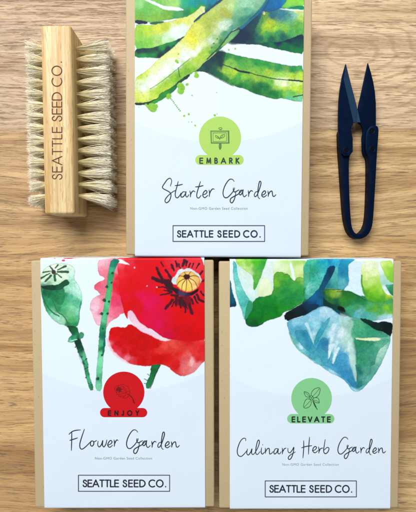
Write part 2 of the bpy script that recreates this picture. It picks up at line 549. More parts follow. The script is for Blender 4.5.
    p.shape(C(75, 78, 100, 76, 106, 98, 92, 104), 'E6DFA4', edge=.03)
    p.shape(C(130, -30, 75, 60, 40, 105, 0, 145, -60, 195, -110, 225, -160, 300, -120, 312, -40, 300, 20, 250, 60, 150, 95, 80, 120, 40, 160, -30), cps(C, 80, 60, '1C5C8C', 20, 140, '123E58', -60, 240, '0F2F4C', 40, 200, '154A50'), edge=0, soft=.8, alpha=.9)
    # lower right pod
    p.shape(E(-20, 165, 50, 140, 100, 80, 180, 5, 245, 14, 300, 30, 416, 55) + F(60, 64, 150, 85, 225, 98, 300, 112, 378, 104, 378, 362, 300, 355, 232, 332, 175, 342, 150, 336, 60, 312, 0, 290)
            + E(395, 275, 300, 250, 230, 214, 160, 178, 115, 154, 50, 148),
            cps(E, 60, 130, '1C5A48', 110, 120, '12484C', 150, 60, '123C4A', 200, 40, '10384A', 210, 90, '124E4C', 170, 150, '14584A', 200, 175, '186A46', 240, 40, '2E8A4E', 330, 55, '2F9650', 290, 85, '7FBA58', 260, 100, '8FC45A', 350, 105, '5CAE54', 245, 140, 'A6CC50', 300, 150, 'B4D048', 270, 180, '8CC44C', 330, 190, '5AB24E', 300, 220, '3C9A48', 380, 190, '8CC650', 380, 240, '2E9048', 250, 205, '1E7844', 340, 245, '1C7042')
            + cps(F, 60, 95, '2E9A50', 120, 115, '37A056', 200, 125, '2F9456', 300, 135, '34985A', 350, 120, '46A66A', 60, 140, '84BE50', 130, 158, 'ACD050', 210, 172, 'A2D25A', 290, 180, 'B4D84C', 350, 190, 'BCDA50', 40, 190, '9CC850', 110, 200, '8EC450', 60, 245, '1A7A4A', 110, 255, '1C8048', 40, 270, '1C7446', 150, 295, '168046', 180, 315, '15803E', 130, 215, '6DB850', 200, 220, 'DCEBC0', 240, 232, 'E8F2CE', 320, 228, 'DDEDA4', 180, 255, 'A4CE5C', 240, 268, 'BCDA4E', 310, 262, 'BEDD46', 350, 270, 'B0D750', 230, 295, '8CCB50', 300, 300, '76C060', 215, 305, '2E9850', 340, 342, '84CFA0', 280, 338, '6CC08E'), tex=.45)
    p.shape(E(165, 0, 240, 0, 250, 40, 225, 75, 230, 110, 215, 150, 205, 110, 180, 60), '0E3548', edge=.0, soft=1.0, alpha=.75)
    p.stroke(E(215, 95, 260, 112, 310, 130, 360, 150, 416, 158) + F(40, 172, 80, 180, 130, 192, 200, 203, 290, 210, 370, 218), 1.0, '16382C')
    p.stroke(E(310, 130, 345, 146, 410, 158), 1.9, '0E2A30')
    p.stroke(F(270, 208, 320, 212, 370, 218), 1.6, '122E34')
    p.stroke(F(300, 325, 330, 318, 370, 312), 1.3, '1C5A3C')
    p.stroke(E(110, 152, 170, 186, 235, 220, 300, 252), .7, '15402E')
    # white paper between the pods
    p.bare(B(232, 345, 262, 322, 310, 312, 416, 308) + C(75, 312, 100, 325, 200, 344, 300, 366, 378, 380) + F(378, 102, 300, 112, 225, 98, 150, 84, 60, 62, 0, 56) + B(416, 402, 340, 385, 290, 372, 255, 362))
    p.dot(*B(270, 345)[0], .9, '8FB86A'); p.dot(*B(313, 338)[0], 1.0, '8FB86A')
    # strip along the lower side of the long pod
    p.shape(B(350, 200, 330, 240, 250, 310, 190, 360, 130, 416, 60, 440) + E(60, 120, 0, 175, -15, 170, 30, 120, 110, 60, 180, 5) + B(250, 262, 290, 215),
            cps(B, 330, 220, '6FA878', 280, 265, '7FB878', 240, 310, '8CBE64', 200, 340, '3C7A50') + cps(E, 160, 25, '5C7A50', 100, 75, '6C8C4A', 40, 125, '8CB44A', 130, 30, '15404A'), edge=.35)
    p.stroke(E(178, 18, 130, 60, 60, 112, 0, 165), .8, 'B5C87C')
    # long diagonal pod
    long_ = (D(28, 205, 80, 165, 130, 130, 165, 95, 200, 60, 270, 8) + A(300, 330, 340, 290, 380, 250, 416, 190) + B(25, 160, 55, 140, 85, 108, 110, 90, 165, 50, 220, 8, 250, -30)
             + C(120, -30, 110, 0, 85, 40, 60, 72, 30, 105, 0, 130) + B(380, 165, 340, 192, 282, 216, 255, 262, 210, 322, 130, 400, 100, 425) + E(60, 130, 0, 168)
             + D(385, 190, 350, 218, 290, 285, 200, 345, 130, 378, 80, 382, 28, 372))
    p.stroke(B(40, 150, 75, 118, 125, 85, 180, 35, 250, -30), 4.0, '17485A')
    p.stroke(C(128, -30, 66, 70, 6, 128, -62, 190), 4.0, '1F6484')
    p.shape(long_,
            cps(B, 20, 270, 'E2E04A', 30, 230, 'DCDE62', 60, 190, 'D6DB70', 20, 320, 'E0E47A', 90, 150, 'BCCB62', 130, 170, 'AEBE58', 180, 120, 'AEBF5E', 240, 80, 'B4BE5C', 270, 100, 'A8B455', 160, 90, 'BCCB74', 220, 40, 'B8CC80', 280, 40, 'BED694', 330, 50, '9CCFA0', 380, 30, 'A4D4B4', 340, 90, '7DB88E', 390, 80, '6DB095', 310, 125, '6EA88A', 350, 150, '3F8C74', 400, 130, '2F7F74', 130, 230, 'B7C766', 90, 250, 'CBD56C', 170, 190, 'C0CC84', 225, 185, 'D8E6D4', 260, 160, 'BCD8BE', 200, 230, 'C4D8AC', 190, 265, 'A8C890', 150, 290, 'D4E6C8', 90, 300, 'E0EBB0', 250, 235, '4F9A78', 290, 190, '5AA088', 215, 285, '3D8A58', 180, 320, '67A85A', 130, 340, 'A2C850', 100, 370, 'B0D050', 60, 385, 'A8CC48', 20, 365, 'F0F8EE', 60, 335, 'EAF4D8', 150, 360, '5E9E48', 40, 405, 'B4D24A')
            + cps(D, 60, 180, 'BEDA52', 110, 150, 'CFE070', 60, 230, 'DDEEC0', 90, 260, 'E6F4E8', 150, 190, 'EAF6E6', 180, 120, 'E8F0C0', 230, 90, 'E4EFC8', 250, 130, 'EDF8F4', 220, 170, 'EFF9F7', 300, 70, 'EAF4DC', 330, 30, 'E6EC9C', 280, 40, 'E4EDA4', 330, 100, 'F0FAF8', 160, 240, 'EEF8F4', 380, 40, 'EEF8F0', 180, 95, 'DCE68C', 240, 45, 'DDE78E',
                  50, 320, 'DCE878', 100, 330, 'DDE87E', 150, 300, 'C4DC5C', 200, 270, 'AED24C', 250, 240, 'A2CC42', 300, 200, '98C83E', 350, 150, '8FC242', 400, 110, 'A2CC48', 110, 290, 'E0EC9C', 200, 300, 'B4D24C', 260, 270, 'C4D84E', 330, 195, '7CB43C', 160, 340, 'CADC68', 60, 360, 'C0D860', 400, 140, '7CB83E'), edge=.18, tex=.36)
    p.stroke(D(140, 270, 200, 232, 270, 180, 330, 130, 380, 88, 416, 60), .7, '3F7A3E')
    p.stroke(D(335, 122, 338, 150, 345, 185), 1.0, '3D7A3C')
    p.shape(D(30, 362, 70, 368, 130, 358, 195, 335, 205, 300, 250, 282, 300, 250, 350, 205, 416, 160, 416, 185, 352, 226, 296, 300, 205, 355, 150, 388, 130, 392, 118, 378, 60, 385, 30, 378),
            cps(D, 50, 372, '10302C', 130, 366, '1E4A34', 220, 310, '2E8A40', 180, 355, '3CA03C', 150, 380, '4CAE38', 280, 280, '247A44', 340, 225, '1E5A40', 260, 300, '3A9A40', 400, 180, '154640'))
    p.stroke(D(28, 370, 80, 374, 130, 362, 190, 338), 1.0, '122E30')
    p.stroke(B(255, 258, 232, 292, 200, 330, 150, 378, 120, 410), 1.2, '16503E')
    p.stroke(B(340, 192, 310, 212, 285, 222, 255, 262), 1.3, '154A4E')
    p.stroke(C(60, 72, 30, 105, 0, 132), 1.0, '125060')
    p.stroke(C(118, -10, 60, 66, 0, 118, -60, 175), 1.1, '2C8A78', alpha=.7)
    # splashes
    g = '86C23E'
    for (f, x, y, r) in ((D, 335, 30, .9), (D, 322, 76, 1.6), (D, 331, 86, 1.2), (D, 318, 74, 1.2), (D, 350, 250, 3.6), (D, 352, 285, 3.5), (D, 360, 265, 3.4), (D, 396, 240, 1.6),
                         (D, 150, 395, 4.0), (D, 160, 408, 3.6), (D, 180, 390, 2.2), (D, 270, 318, 2.6), (D, 262, 330, 1.8), (E, 45, 178, 2.5), (E, 42, 160, 1.6),
                         (G, 168, 180, 1.1), (G, 200, 168, 1.1), (G, 220, 222, .8), (G, 245, 246, 1.0), (G, 380, 175, 1.3), (D, 60, 395, .5)):
        p.dot(*f(x, y)[0], r, g)
    for (x, y) in ((190, 270), (150, 330), (165, 300)):
        p.dot(*B(x, y)[0], .9, '4A8440')
    for (f, x, y, r) in ((G, 200, 222, .7), (E, 15, 315, .9), (E, 185, 295, .7), (G, 395, 165, .6), (E, 372, 215, .4)):
        p.dot(*f(x, y)[0], r, '9FC0B4')
    for i in range(9):
        p.dot(*G(75 + 8 * i, 60 + 10.5 * i)[0], .75, '6FA850')
    p.stroke(E(45, 150, 45, 175), 1.2, g)
    p.stroke(D(110, 378, 130, 400, 150, 380), 2.2, g)


def paint_poppies(p):
    G, H, I, J, K, L, M_, N_ = (zoomset(36, 254), zoomset(90, 254), zoomset(150, 254), zoomset(36, 310), zoomset(90, 310),
                                zoomset(150, 310), zoomset(60, 350), zoomset(100, 365))
    # scraps of the petals that wrap over the top edge
    p.shape(G(178, 24, 210, 10, 280, -20, 290, 8, 262, 30, 215, 36), 'DE3A44', edge=.1)
    p.shape(G(176, 40, 200, 36, 202, 50, 178, 52), 'E4536A', edge=.1)
    p.dot(*G(127, 26)[0], .9, '6A86A0')
    # seed head: pale wash
    p.shape(G(28, 220, 30, 150, 60, 95, 120, 65, 200, 60, 262, 85, 275, 120, 262, 170, 298, 215, 318, 270, 322, 330, 300, 412) + J(296, 40, 302, 75, 290, 110, 262, 128, 232, 128, 205, 108, 150, 95, 95, 45, 62, -10) + G(45, 310),
            cps(G, 120, 90, 'E8F6E4', 60, 150, 'DCF2DA', 190, 150, 'E4F5E0', 250, 110, 'D2EFDC', 230, 80, 'E2F4E6', 250, 170, 'BDE6D2', 240, 215, 'A2DCC2', 215, 235, '9AD8BC', 290, 240, 'CBF0E4', 270, 265, 'BDEADA', 305, 300, 'B0E6D2', 280, 340, '62BE98', 300, 370, '74C8A2', 240, 290, '58B892', 250, 380, '8CD6AA', 80, 250, '2A7A56', 150, 200, 'CBEBD0',
                100, 280, '1F7A50', 90, 330, '2F9460', 130, 300, '2A8658', 150, 380, '2C9258', 200, 340, '56B886', 60, 390, '38A070', 90, 400, '66BE90', 200, 290, '3A9C6E') +
            cps(J, 250, 60, '64BC7C', 240, 20, '7CCB9C', 200, 20, '52AE78', 280, 60, '5CB888', 290, 20, '8ED8B4', 150, 50, 'B2E2CA', 190, 80, 'A8DCC0', 110, 20, '9CD8BC', 225, 95, '2E7E50', 265, 105, '38965E'), edge=.3, tex=.4)
    p.shape(G(40, 245, 90, 240, 150, 225, 185, 200, 195, 240, 205, 290, 190, 340, 165, 360, 130, 320, 110, 370, 80, 330, 55, 300),
            cps(G, 80, 260, '17684A', 150, 240, '1B704C', 120, 300, '238054', 180, 300, '2E8C5C', 90, 330, '3C9C6C', 170, 345, '2F8A50'), edge=.2, soft=.7, tex=.6, alpha=.9)
    p.stroke(G(38, 250, 60, 330, 110, 400, 160, 430), 1.3, '1F7048')
    p.stroke(G(110, 310, 150, 400) + J(190, 40, 225, 95), 1.2, '1F7A46')
    p.stroke(G(312, 330, 300, 400) + J(300, 60, 285, 110), .9, '2C8458')
    p.shape(G(28, 222, 60, 222, 90, 214, 150, 214, 178, 195, 210, 172, 236, 196, 224, 216, 190, 226, 178, 248, 130, 252, 60, 246), cps(G, 60, 235, '123C34', 120, 230, '114634', 200, 195, '1A5C3C', 160, 235, '1C6442', 215, 205, '176038'))
    for pts, w0, w1 in (((104, 150, 64, 190), 2.4, 2.0), ((128, 146, 132, 182), 2.2, 2.6), ((144, 136, 176, 162), 1.0, 1.6), ((150, 124, 222, 124), 2.0, 2.6), ((150, 110, 206, 84), 1.2, 2.2),
                        ((134, 96, 152, 76), 1.4, 1.8), ((114, 106, 96, 84), 1.6, 1.4), ((102, 118, 50, 128), 1.0, 1.8), ((96, 134, 30, 170), 1.2, 2.2)):
        p.stroke(G(*pts), w0, '2A5C40', w1)
    p.dot(*G(122, 124)[0], 2.3, '35403A'); p.stroke(G(112, 110, 140, 142), 1.2, '4A2E2E')
    # its stem
    p.shape(J(205, 105, 285, 115, 292, 140, 300, 165, 312, 210, 325, 250, 348, 320, 372, 420) + M_(190, 90, 205, 180, 238, 278, 204, 280, 180, 190, 158, 90, 118, -2) + J(325, 400, 295, 300, 268, 235, 258, 200, 232, 140),
            cps(J, 240, 120, '1E5C38', 260, 150, '1C6A48', 290, 220, '0D4030', 300, 255, '0E4432', 285, 180, '28865A', 312, 285, '1A5C46', 330, 310, '7CCCA4', 335, 350, '52B48A', 320, 380, '2A7A58')
            + cps(M_, 150, 40, '3C9870', 172, 60, '66C098', 175, 110, '46A67C', 190, 150, '3A9468', 200, 210, '5AB48C', 218, 255, '3C8E66', 145, 10, '184E3C'), edge=.4, tex=.6)
    p.shape(J(236, 178, 290, 165, 286, 200, 260, 226, 218, 226, 222, 208), cps(J, 250, 190, '2E8E66', 235, 218, '7ACCB0', 270, 200, '3FA37A'), edge=.4)
    p.shape(J(296, 155, 322, 152, 338, 172, 325, 194, 300, 205), '4C9E7C', edge=.4)
    p.stroke(J(236, 216, 282, 204), .8, 'C6EEDC')
    for (f, x, y) in ((J, 272, 258), (J, 292, 292), (J, 318, 325), (J, 345, 345), (J, 330, 365), (M_, 165, 75), (M_, 185, 60), (M_, 178, 130), (M_, 192, 120), (M_, 180, 190), (M_, 200, 232), (M_, 222, 240), (M_, 168, 95)):
        p.dot(*f(x, y)[0], .75, '17503A')
    # pale pink petals
    p.shape(H(50, 40, 100, 34, 200, 20, 300, 60, 300, 300, 240, 420) + K(245, 15, 195, 50, 160, 70, 130, 90, 112, 130, 80, 110, 48, 106, 30, 75, 8, 5) + H(-2, 390, 6, 320, 45, 290, 76, 282, 52, 258, 26, 240, 30, 215, 60, 192, 106, 176, 92, 160, 58, 145),
            cps(H, 85, 60, 'F2C0CE', 80, 100, 'EE9DB0', 100, 130, 'EB8CA0', 60, 225, 'E0647A', 90, 210, 'E87E92', 80, 250, 'E77C90', 90, 300, 'E88A9C', 40, 320, 'F1C2D0', 30, 380, 'F0C8D8', 80, 350, 'EC9CAE', 70, 400, 'EE9AB0', 190, 110, 'EE98A8', 200, 160, 'E0303E', 180, 220, 'E02E40', 210, 250, 'DE2038', 180, 310, 'E4486C', 190, 350, 'E4507A', 190, 400, 'E86E8C', 150, 150, 'E85C70')
            + cps(K, 30, 40, 'F2BED0', 60, 85, 'F0C4D4', 150, 25, 'EA8A9E', 190, 20, 'E87890', 215, 15, 'E66A84', 130, 60, 'F0A8B8'), edge=.14, tex=.3)
    # white gap
    p.bare(K(245, 45, 215, 20, 190, 60, 140, 88, 118, 130, 130, 150, 190, 118, 245, 128, 270, 96, 250, 70))
    # upper red petal
    p.shape(H(186, 20, 250, 10, 340, 10, 420, -10) + I(150, -20, 400, -20) + L(400, 215, 300, 228, 200, 212, 100, 200, 40, 155, 0, 125) + K(400, 130, 330, 80, 290, 20, 262, 30, 262, 70, 245, 45) + H(236, 400, 215, 330, 205, 250, 200, 170, 190, 100),
            cps(H, 250, 50, 'E03444', 330, 40, 'D8142C', 220, 120, 'E43440', 260, 110, 'E01E2E', 300, 170, 'DC1020', 220, 200, 'E02030', 270, 240, 'DA0A18', 240, 290, 'DC1432', 300, 330, 'D6081A', 250, 370, 'D80C1C', 350, 130, 'DE1424', 360, 230, 'DA0C1C', 370, 300, 'DE1C5A', 400, 340, 'E01C66', 340, 370, 'D60A28', 395, 270, 'DA1440', 210, 60, 'EA7080', 230, 85, 'E85460')
            + cps(I, 60, 60, 'E01428', 40, 120, 'DE1020', 120, 60, 'E23040', 200, 60, 'E4424E', 280, 60, 'E83E4C', 350, 80, 'E64450', 60, 250, 'DE0A16', 30, 310, 'DC1C60', 60, 360, 'DA1048', 330, 300, 'E43040', 370, 320, 'E0202E', 200, 380, 'DA0818', 320, 390, 'D80A1A', 150, 300, 'DC0816', 360, 210, 'E22434')
            + cps(L, 30, 60, 'DA124E', 100, 110, 'D4103A', 60, 110, 'D8145A', 200, 80, 'D80C20', 300, 60, 'DA0A1E', 340, 120, 'DA0C1C', 180, 160, 'CE0C2A', 120, 170, 'CA0E48', 260, 160, 'D00E1C'), edge=.12, tex=.2, pw=1.7)
    # lower petal
    p.shape(K(140, 125, 178, 114, 215, 118, 250, 124, 264, 96, 300, 105, 350, 145, 416, 172) + L(60, 195, 120, 205, 200, 208, 280, 222, 400, 200, 400, 350) + [(204, 361), (196, 371), (190, 374.5), (182, 377), (174, 373), (168, 366.5), (162, 364.5), (155, 365), (148, 366.3), (140, 366), (132, 364.5)]
            + K(276, 372, 240, 350, 205, 328, 172, 300, 142, 265, 128, 225, 132, 160),
            cps(K, 170, 150, 'D2101A', 230, 170, 'CE0A12', 160, 200, 'D81C2A', 200, 240, 'D20E18', 165, 260, 'D83040', 195, 305, 'E05060', 143, 245, 'E67080', 255, 345, 'E68490', 230, 290, 'D01A24', 300, 200, 'CC0810', 300, 300, 'CC0A12', 350, 230, 'CC0810', 350, 350, 'CC0C16', 290, 360, 'DA4450', 270, 130, 'CE0A16')
            + cps(L, 30, 240, 'D00C14', 70, 280, 'E04038', 110, 250, 'E2544A', 160, 235, 'E05850', 150, 270, 'DC443C', 60, 330, 'CE0C14', 130, 330, 'D41C1E', 210, 250, 'E04840', 200, 300, 'DC3430', 250, 220, 'D82A2A', 330, 230, 'E03838', 300, 290, 'DE3C38', 255, 335, 'DE6060', 292, 352, 'EEBEC0', 318, 382, 'E49498', 345, 330, 'D83032', 360, 270, 'DC2E32', 350, 190, 'E45058', 190, 380, 'D42426', 250, 390, 'E27878'), edge=.05, tex=.34)
    # pale streaks between the petals
    p.shape(K(256, 14, 288, -2, 312, 34, 335, 76, 372, 108, 420, 134) + L(40, 160, 80, 184, 120, 200, 146, 207, 120, 216, 84, 216, 40, 196, 0, 172) + K(350, 146, 300, 102, 272, 62), cps(K, 280, 30, 'EBC8DC', 330, 110, 'EFD4E2') + cps(L, 30, 165, 'F0D6E4', 110, 208, 'F4DDE6'), edge=.05, tex=.1)
    p.shape(K(128, 200, 112, 190, 118, 225, 130, 265, 165, 310, 205, 342, 262, 374, 276, 370, 205, 326, 150, 272), 'F3D0DC', edge=.05, soft=.7, tex=.2)
    p.shape(H(200, 32, 222, 40, 280, 74, 262, 74, 210, 62, 184, 62), 'F6EEF2', edge=0, tex=.02)
    for (x, y, r) in ((308, 94, .7), (396, 222, .6)):
        p.dot(*H(x, y)[0], r, 'F3C8D4')
    # second, thorny stem
    p.shape(H(150, 28, 208, 40, 190, 70, 172, 118, 158, 190, 150, 270, 142, 340) + K(128, 10, 114, 100, 108, 190, 100, 280, 84, 350) + M_(305, 10, 298, 90, 292, 190, 290, 288, 244, 280, 250, 190, 255, 90, 268, 5) + K(52, 330, 60, 220, 68, 110) + H(90, 400, 104, 300, 116, 220, 126, 120),
            cps(H, 175, 50, '1E7A70', 160, 60, '2E9278', 145, 100, '4CB48C', 150, 160, '3DA070', 132, 210, '56B27C', 128, 280, '62BE80', 118, 350, '68C890', 110, 400, '58BE88')
            + cps(K, 90, 60, '70CC9C', 85, 130, '36966A', 95, 180, '227A62', 95, 240, '2E9A84', 85, 280, '2C7A58', 70, 240, '5EBE88', 68, 310, '7CD4A2', 68, 380, '8EDDB2')
            + cps(M_, 275, 60, '8CDCB4', 270, 130, '7ED4A6', 268, 200, '5CB48A', 265, 250, '86D4AC'), edge=.25, tex=.3)
    p.shape(K(100, 190, 108, 200, 104, 270, 92, 316, 84, 300, 92, 240), '1E7468', edge=.1)
    for (f, x, y, r) in ((H, 156, 132, 1.3), (H, 150, 198, 1.2), (H, 118, 226, 1.5), (H, 100, 320, 1.8), (H, 132, 330, 1.2), (H, 82, 414, 1.6), (H, 122, 414, 1.1), (K, 82, 26, 1.4), (K, 124, 22, 1.0), (M_, 262, 199, 1.5), (K, 84, 312, 1.1), (K, 90, 130, .9)):
        p.dot(*f(x, y)[0], r, '1D4A3C')
    for (f, a) in ((H, (100, 320, 84, 320)), (H, (118, 226, 104, 228)), (K, (82, 26, 68, 28))):
        p.stroke(f(*a), .8, '1D4A3C')
    # third stem, right of the badge
    p.shape(L(5, 388, 20, 378, 70, 374, 72, 384, 30, 470) + N_(385, 70, 365, 120, 346, 162, 322, 166, 316, 138, 332, 100, 350, 60), cps(L, 40, 395, '237E46') + cps(N_, 370, 40, '1E7440', 350, 100, '23864C', 330, 150, '2E9058'), edge=.5)
    for (x0, y0, x1, y1) in ((345, 75, 330, 62), (330, 108, 308, 96), (322, 130, 308, 128), (365, 40, 350, 30)):
        p.stroke(N_(x0, y0, x1, y1), .8, '1A4A38')
    p.stroke(L(72, 382, 30, 470) + N_(368, 118, 348, 162), .8, '123A2E')
    # flower heart
    d1, d2 = '4A0A20', '33101E'
    p.shape(I(98, 180, 140, 170, 160, 200, 165, 250, 150, 262, 118, 232, 104, 215), '5E0A1E', edge=0, soft=.6)
    p.shape(I(165, 300, 230, 290, 285, 290, 300, 330, 250, 372, 215, 366, 178, 350), '6A0E22', edge=0, soft=.7, alpha=.85)
    for a, w0, w1 in (((18, 165, 50, 178, 84, 196), 2.4, 2.8), ((84, 190, 140, 212), 2.8, 1.6), ((46, 98, 70, 150, 112, 206), 2.2, 2.2), ((78, 58, 92, 84), 1.2, 1.4), ((110, 112, 144, 156), 2.0, 1.2), ((150, 78, 166, 112), 2.2, 1.6),
                      ((102, 186, 130, 244), 3.4, 3.0), ((46, 230, 92, 228, 150, 246), .9, 1.4), ((72, 286, 150, 268), 1.2, 1.4), ((156, 318, 132, 350, 108, 378), 2.2, 2.0), ((182, 300, 180, 356), 2.4, 1.8), ((214, 310, 240, 356), 3.0, 3.0),
                      ((240, 340, 246, 402), 2.0, 1.6), ((274, 350, 290, 412), 2.8, 2.4), ((290, 312, 298, 346), 1.4, 1.4), ((326, 282, 344, 318, 378, 332), 2.0, 1.6), ((178, 48, 186, 92), 1.4, 1.0), ((240, 46, 226, 84), 3.0, 2.0),
                      ((278, 64, 264, 96), 1.2, 1.2), ((340, 66, 322, 100), 1.4, 1.0), ((362, 120, 340, 150), 1.6, 1.2), ((150, 284, 190, 290), 2.0, 2.4), ((375, 180, 350, 200), 1.2, 1.0), ((130, 150, 150, 178), 1.6, 1.4), ((200, 70, 208, 100), 1.4, 1.0)):
        p.stroke(I(*a), w0 * 1.3, d1, w1 * 1.3, wob=.7)
    for a, w0, w1 in (((30, 172, 70, 196), 3.4, 2.0), ((112, 196, 150, 236), 4.4, 4.0), ((58, 130, 90, 190), 1.6, 2.6), ((205, 322, 214, 372), 3.2, 1.6), ((232, 330, 262, 380), 2.6, 1.2), ((168, 332, 150, 366), 1.8, 1.2), ((308, 296, 332, 344), 2.6, 1.4),
                      ((352, 262, 376, 292), 2.0, 1.4), ((256, 50, 250, 80), 2.2, 1.2), ((300, 66, 292, 98), 1.4, .8), ((120, 128, 150, 160), 2.2, 1.2), ((186, 64, 196, 96), 1.6, .8), ((92, 252, 150, 262), 1.2, 2.0)):
        p.stroke(I(*a), w0, d2, w1, wob=.8)
    p.shape(I(146, 200, 152, 165, 178, 152, 192, 118, 215, 100, 232, 110, 268, 94, 290, 108, 318, 124, 345, 146, 358, 180, 352, 205, 320, 215, 200, 222), 'DDE6E8', edge=.1)
    p.shape(I(150, 228, 180, 234, 205, 248, 240, 266, 280, 268, 318, 250, 340, 236, 334, 262, 300, 284, 255, 298, 205, 290, 165, 268), cps(I, 180, 250, '30182C', 260, 285, '3A2A44', 310, 265, '24101E', 220, 275, '54466A'), edge=.1)
    p.shape(I(178, 212, 190, 165, 215, 130, 255, 116, 300, 125, 335, 152, 356, 190, 338, 228, 310, 248, 275, 262, 240, 262, 205, 240), cps(I, 200, 200, 'F4CE6C', 235, 215, 'F6DC84', 270, 215, 'F5D678', 225, 140, 'EEC468', 300, 150, 'F0C67A', 320, 195, 'F0BE7C', 345, 205, 'DE8448', 315, 235, 'F0D090', 245, 250, 'F0CC62', 280, 175, 'F6DE96'), edge=.3, tex=.2)
    for a in ((244, 170, 205, 190, 186, 220), (248, 175, 226, 210, 220, 246), (255, 178, 252, 225, 248, 260), (266, 176, 288, 215, 292, 250), (272, 168, 310, 190, 330, 232), (272, 158, 310, 150, 340, 160), (240, 160, 210, 150, 200, 158), (250, 145, 238, 125), (268, 145, 280, 124)):
        p.stroke(I(*a), 1.0, '7A4A24', .8)
    p.shape(I(230, 150, 248, 138, 272, 142, 282, 160, 264, 178, 240, 176), '4A1E20', edge=.1)
    p.dot(*I(48, 230)[0], .7, 'F0C0D0')


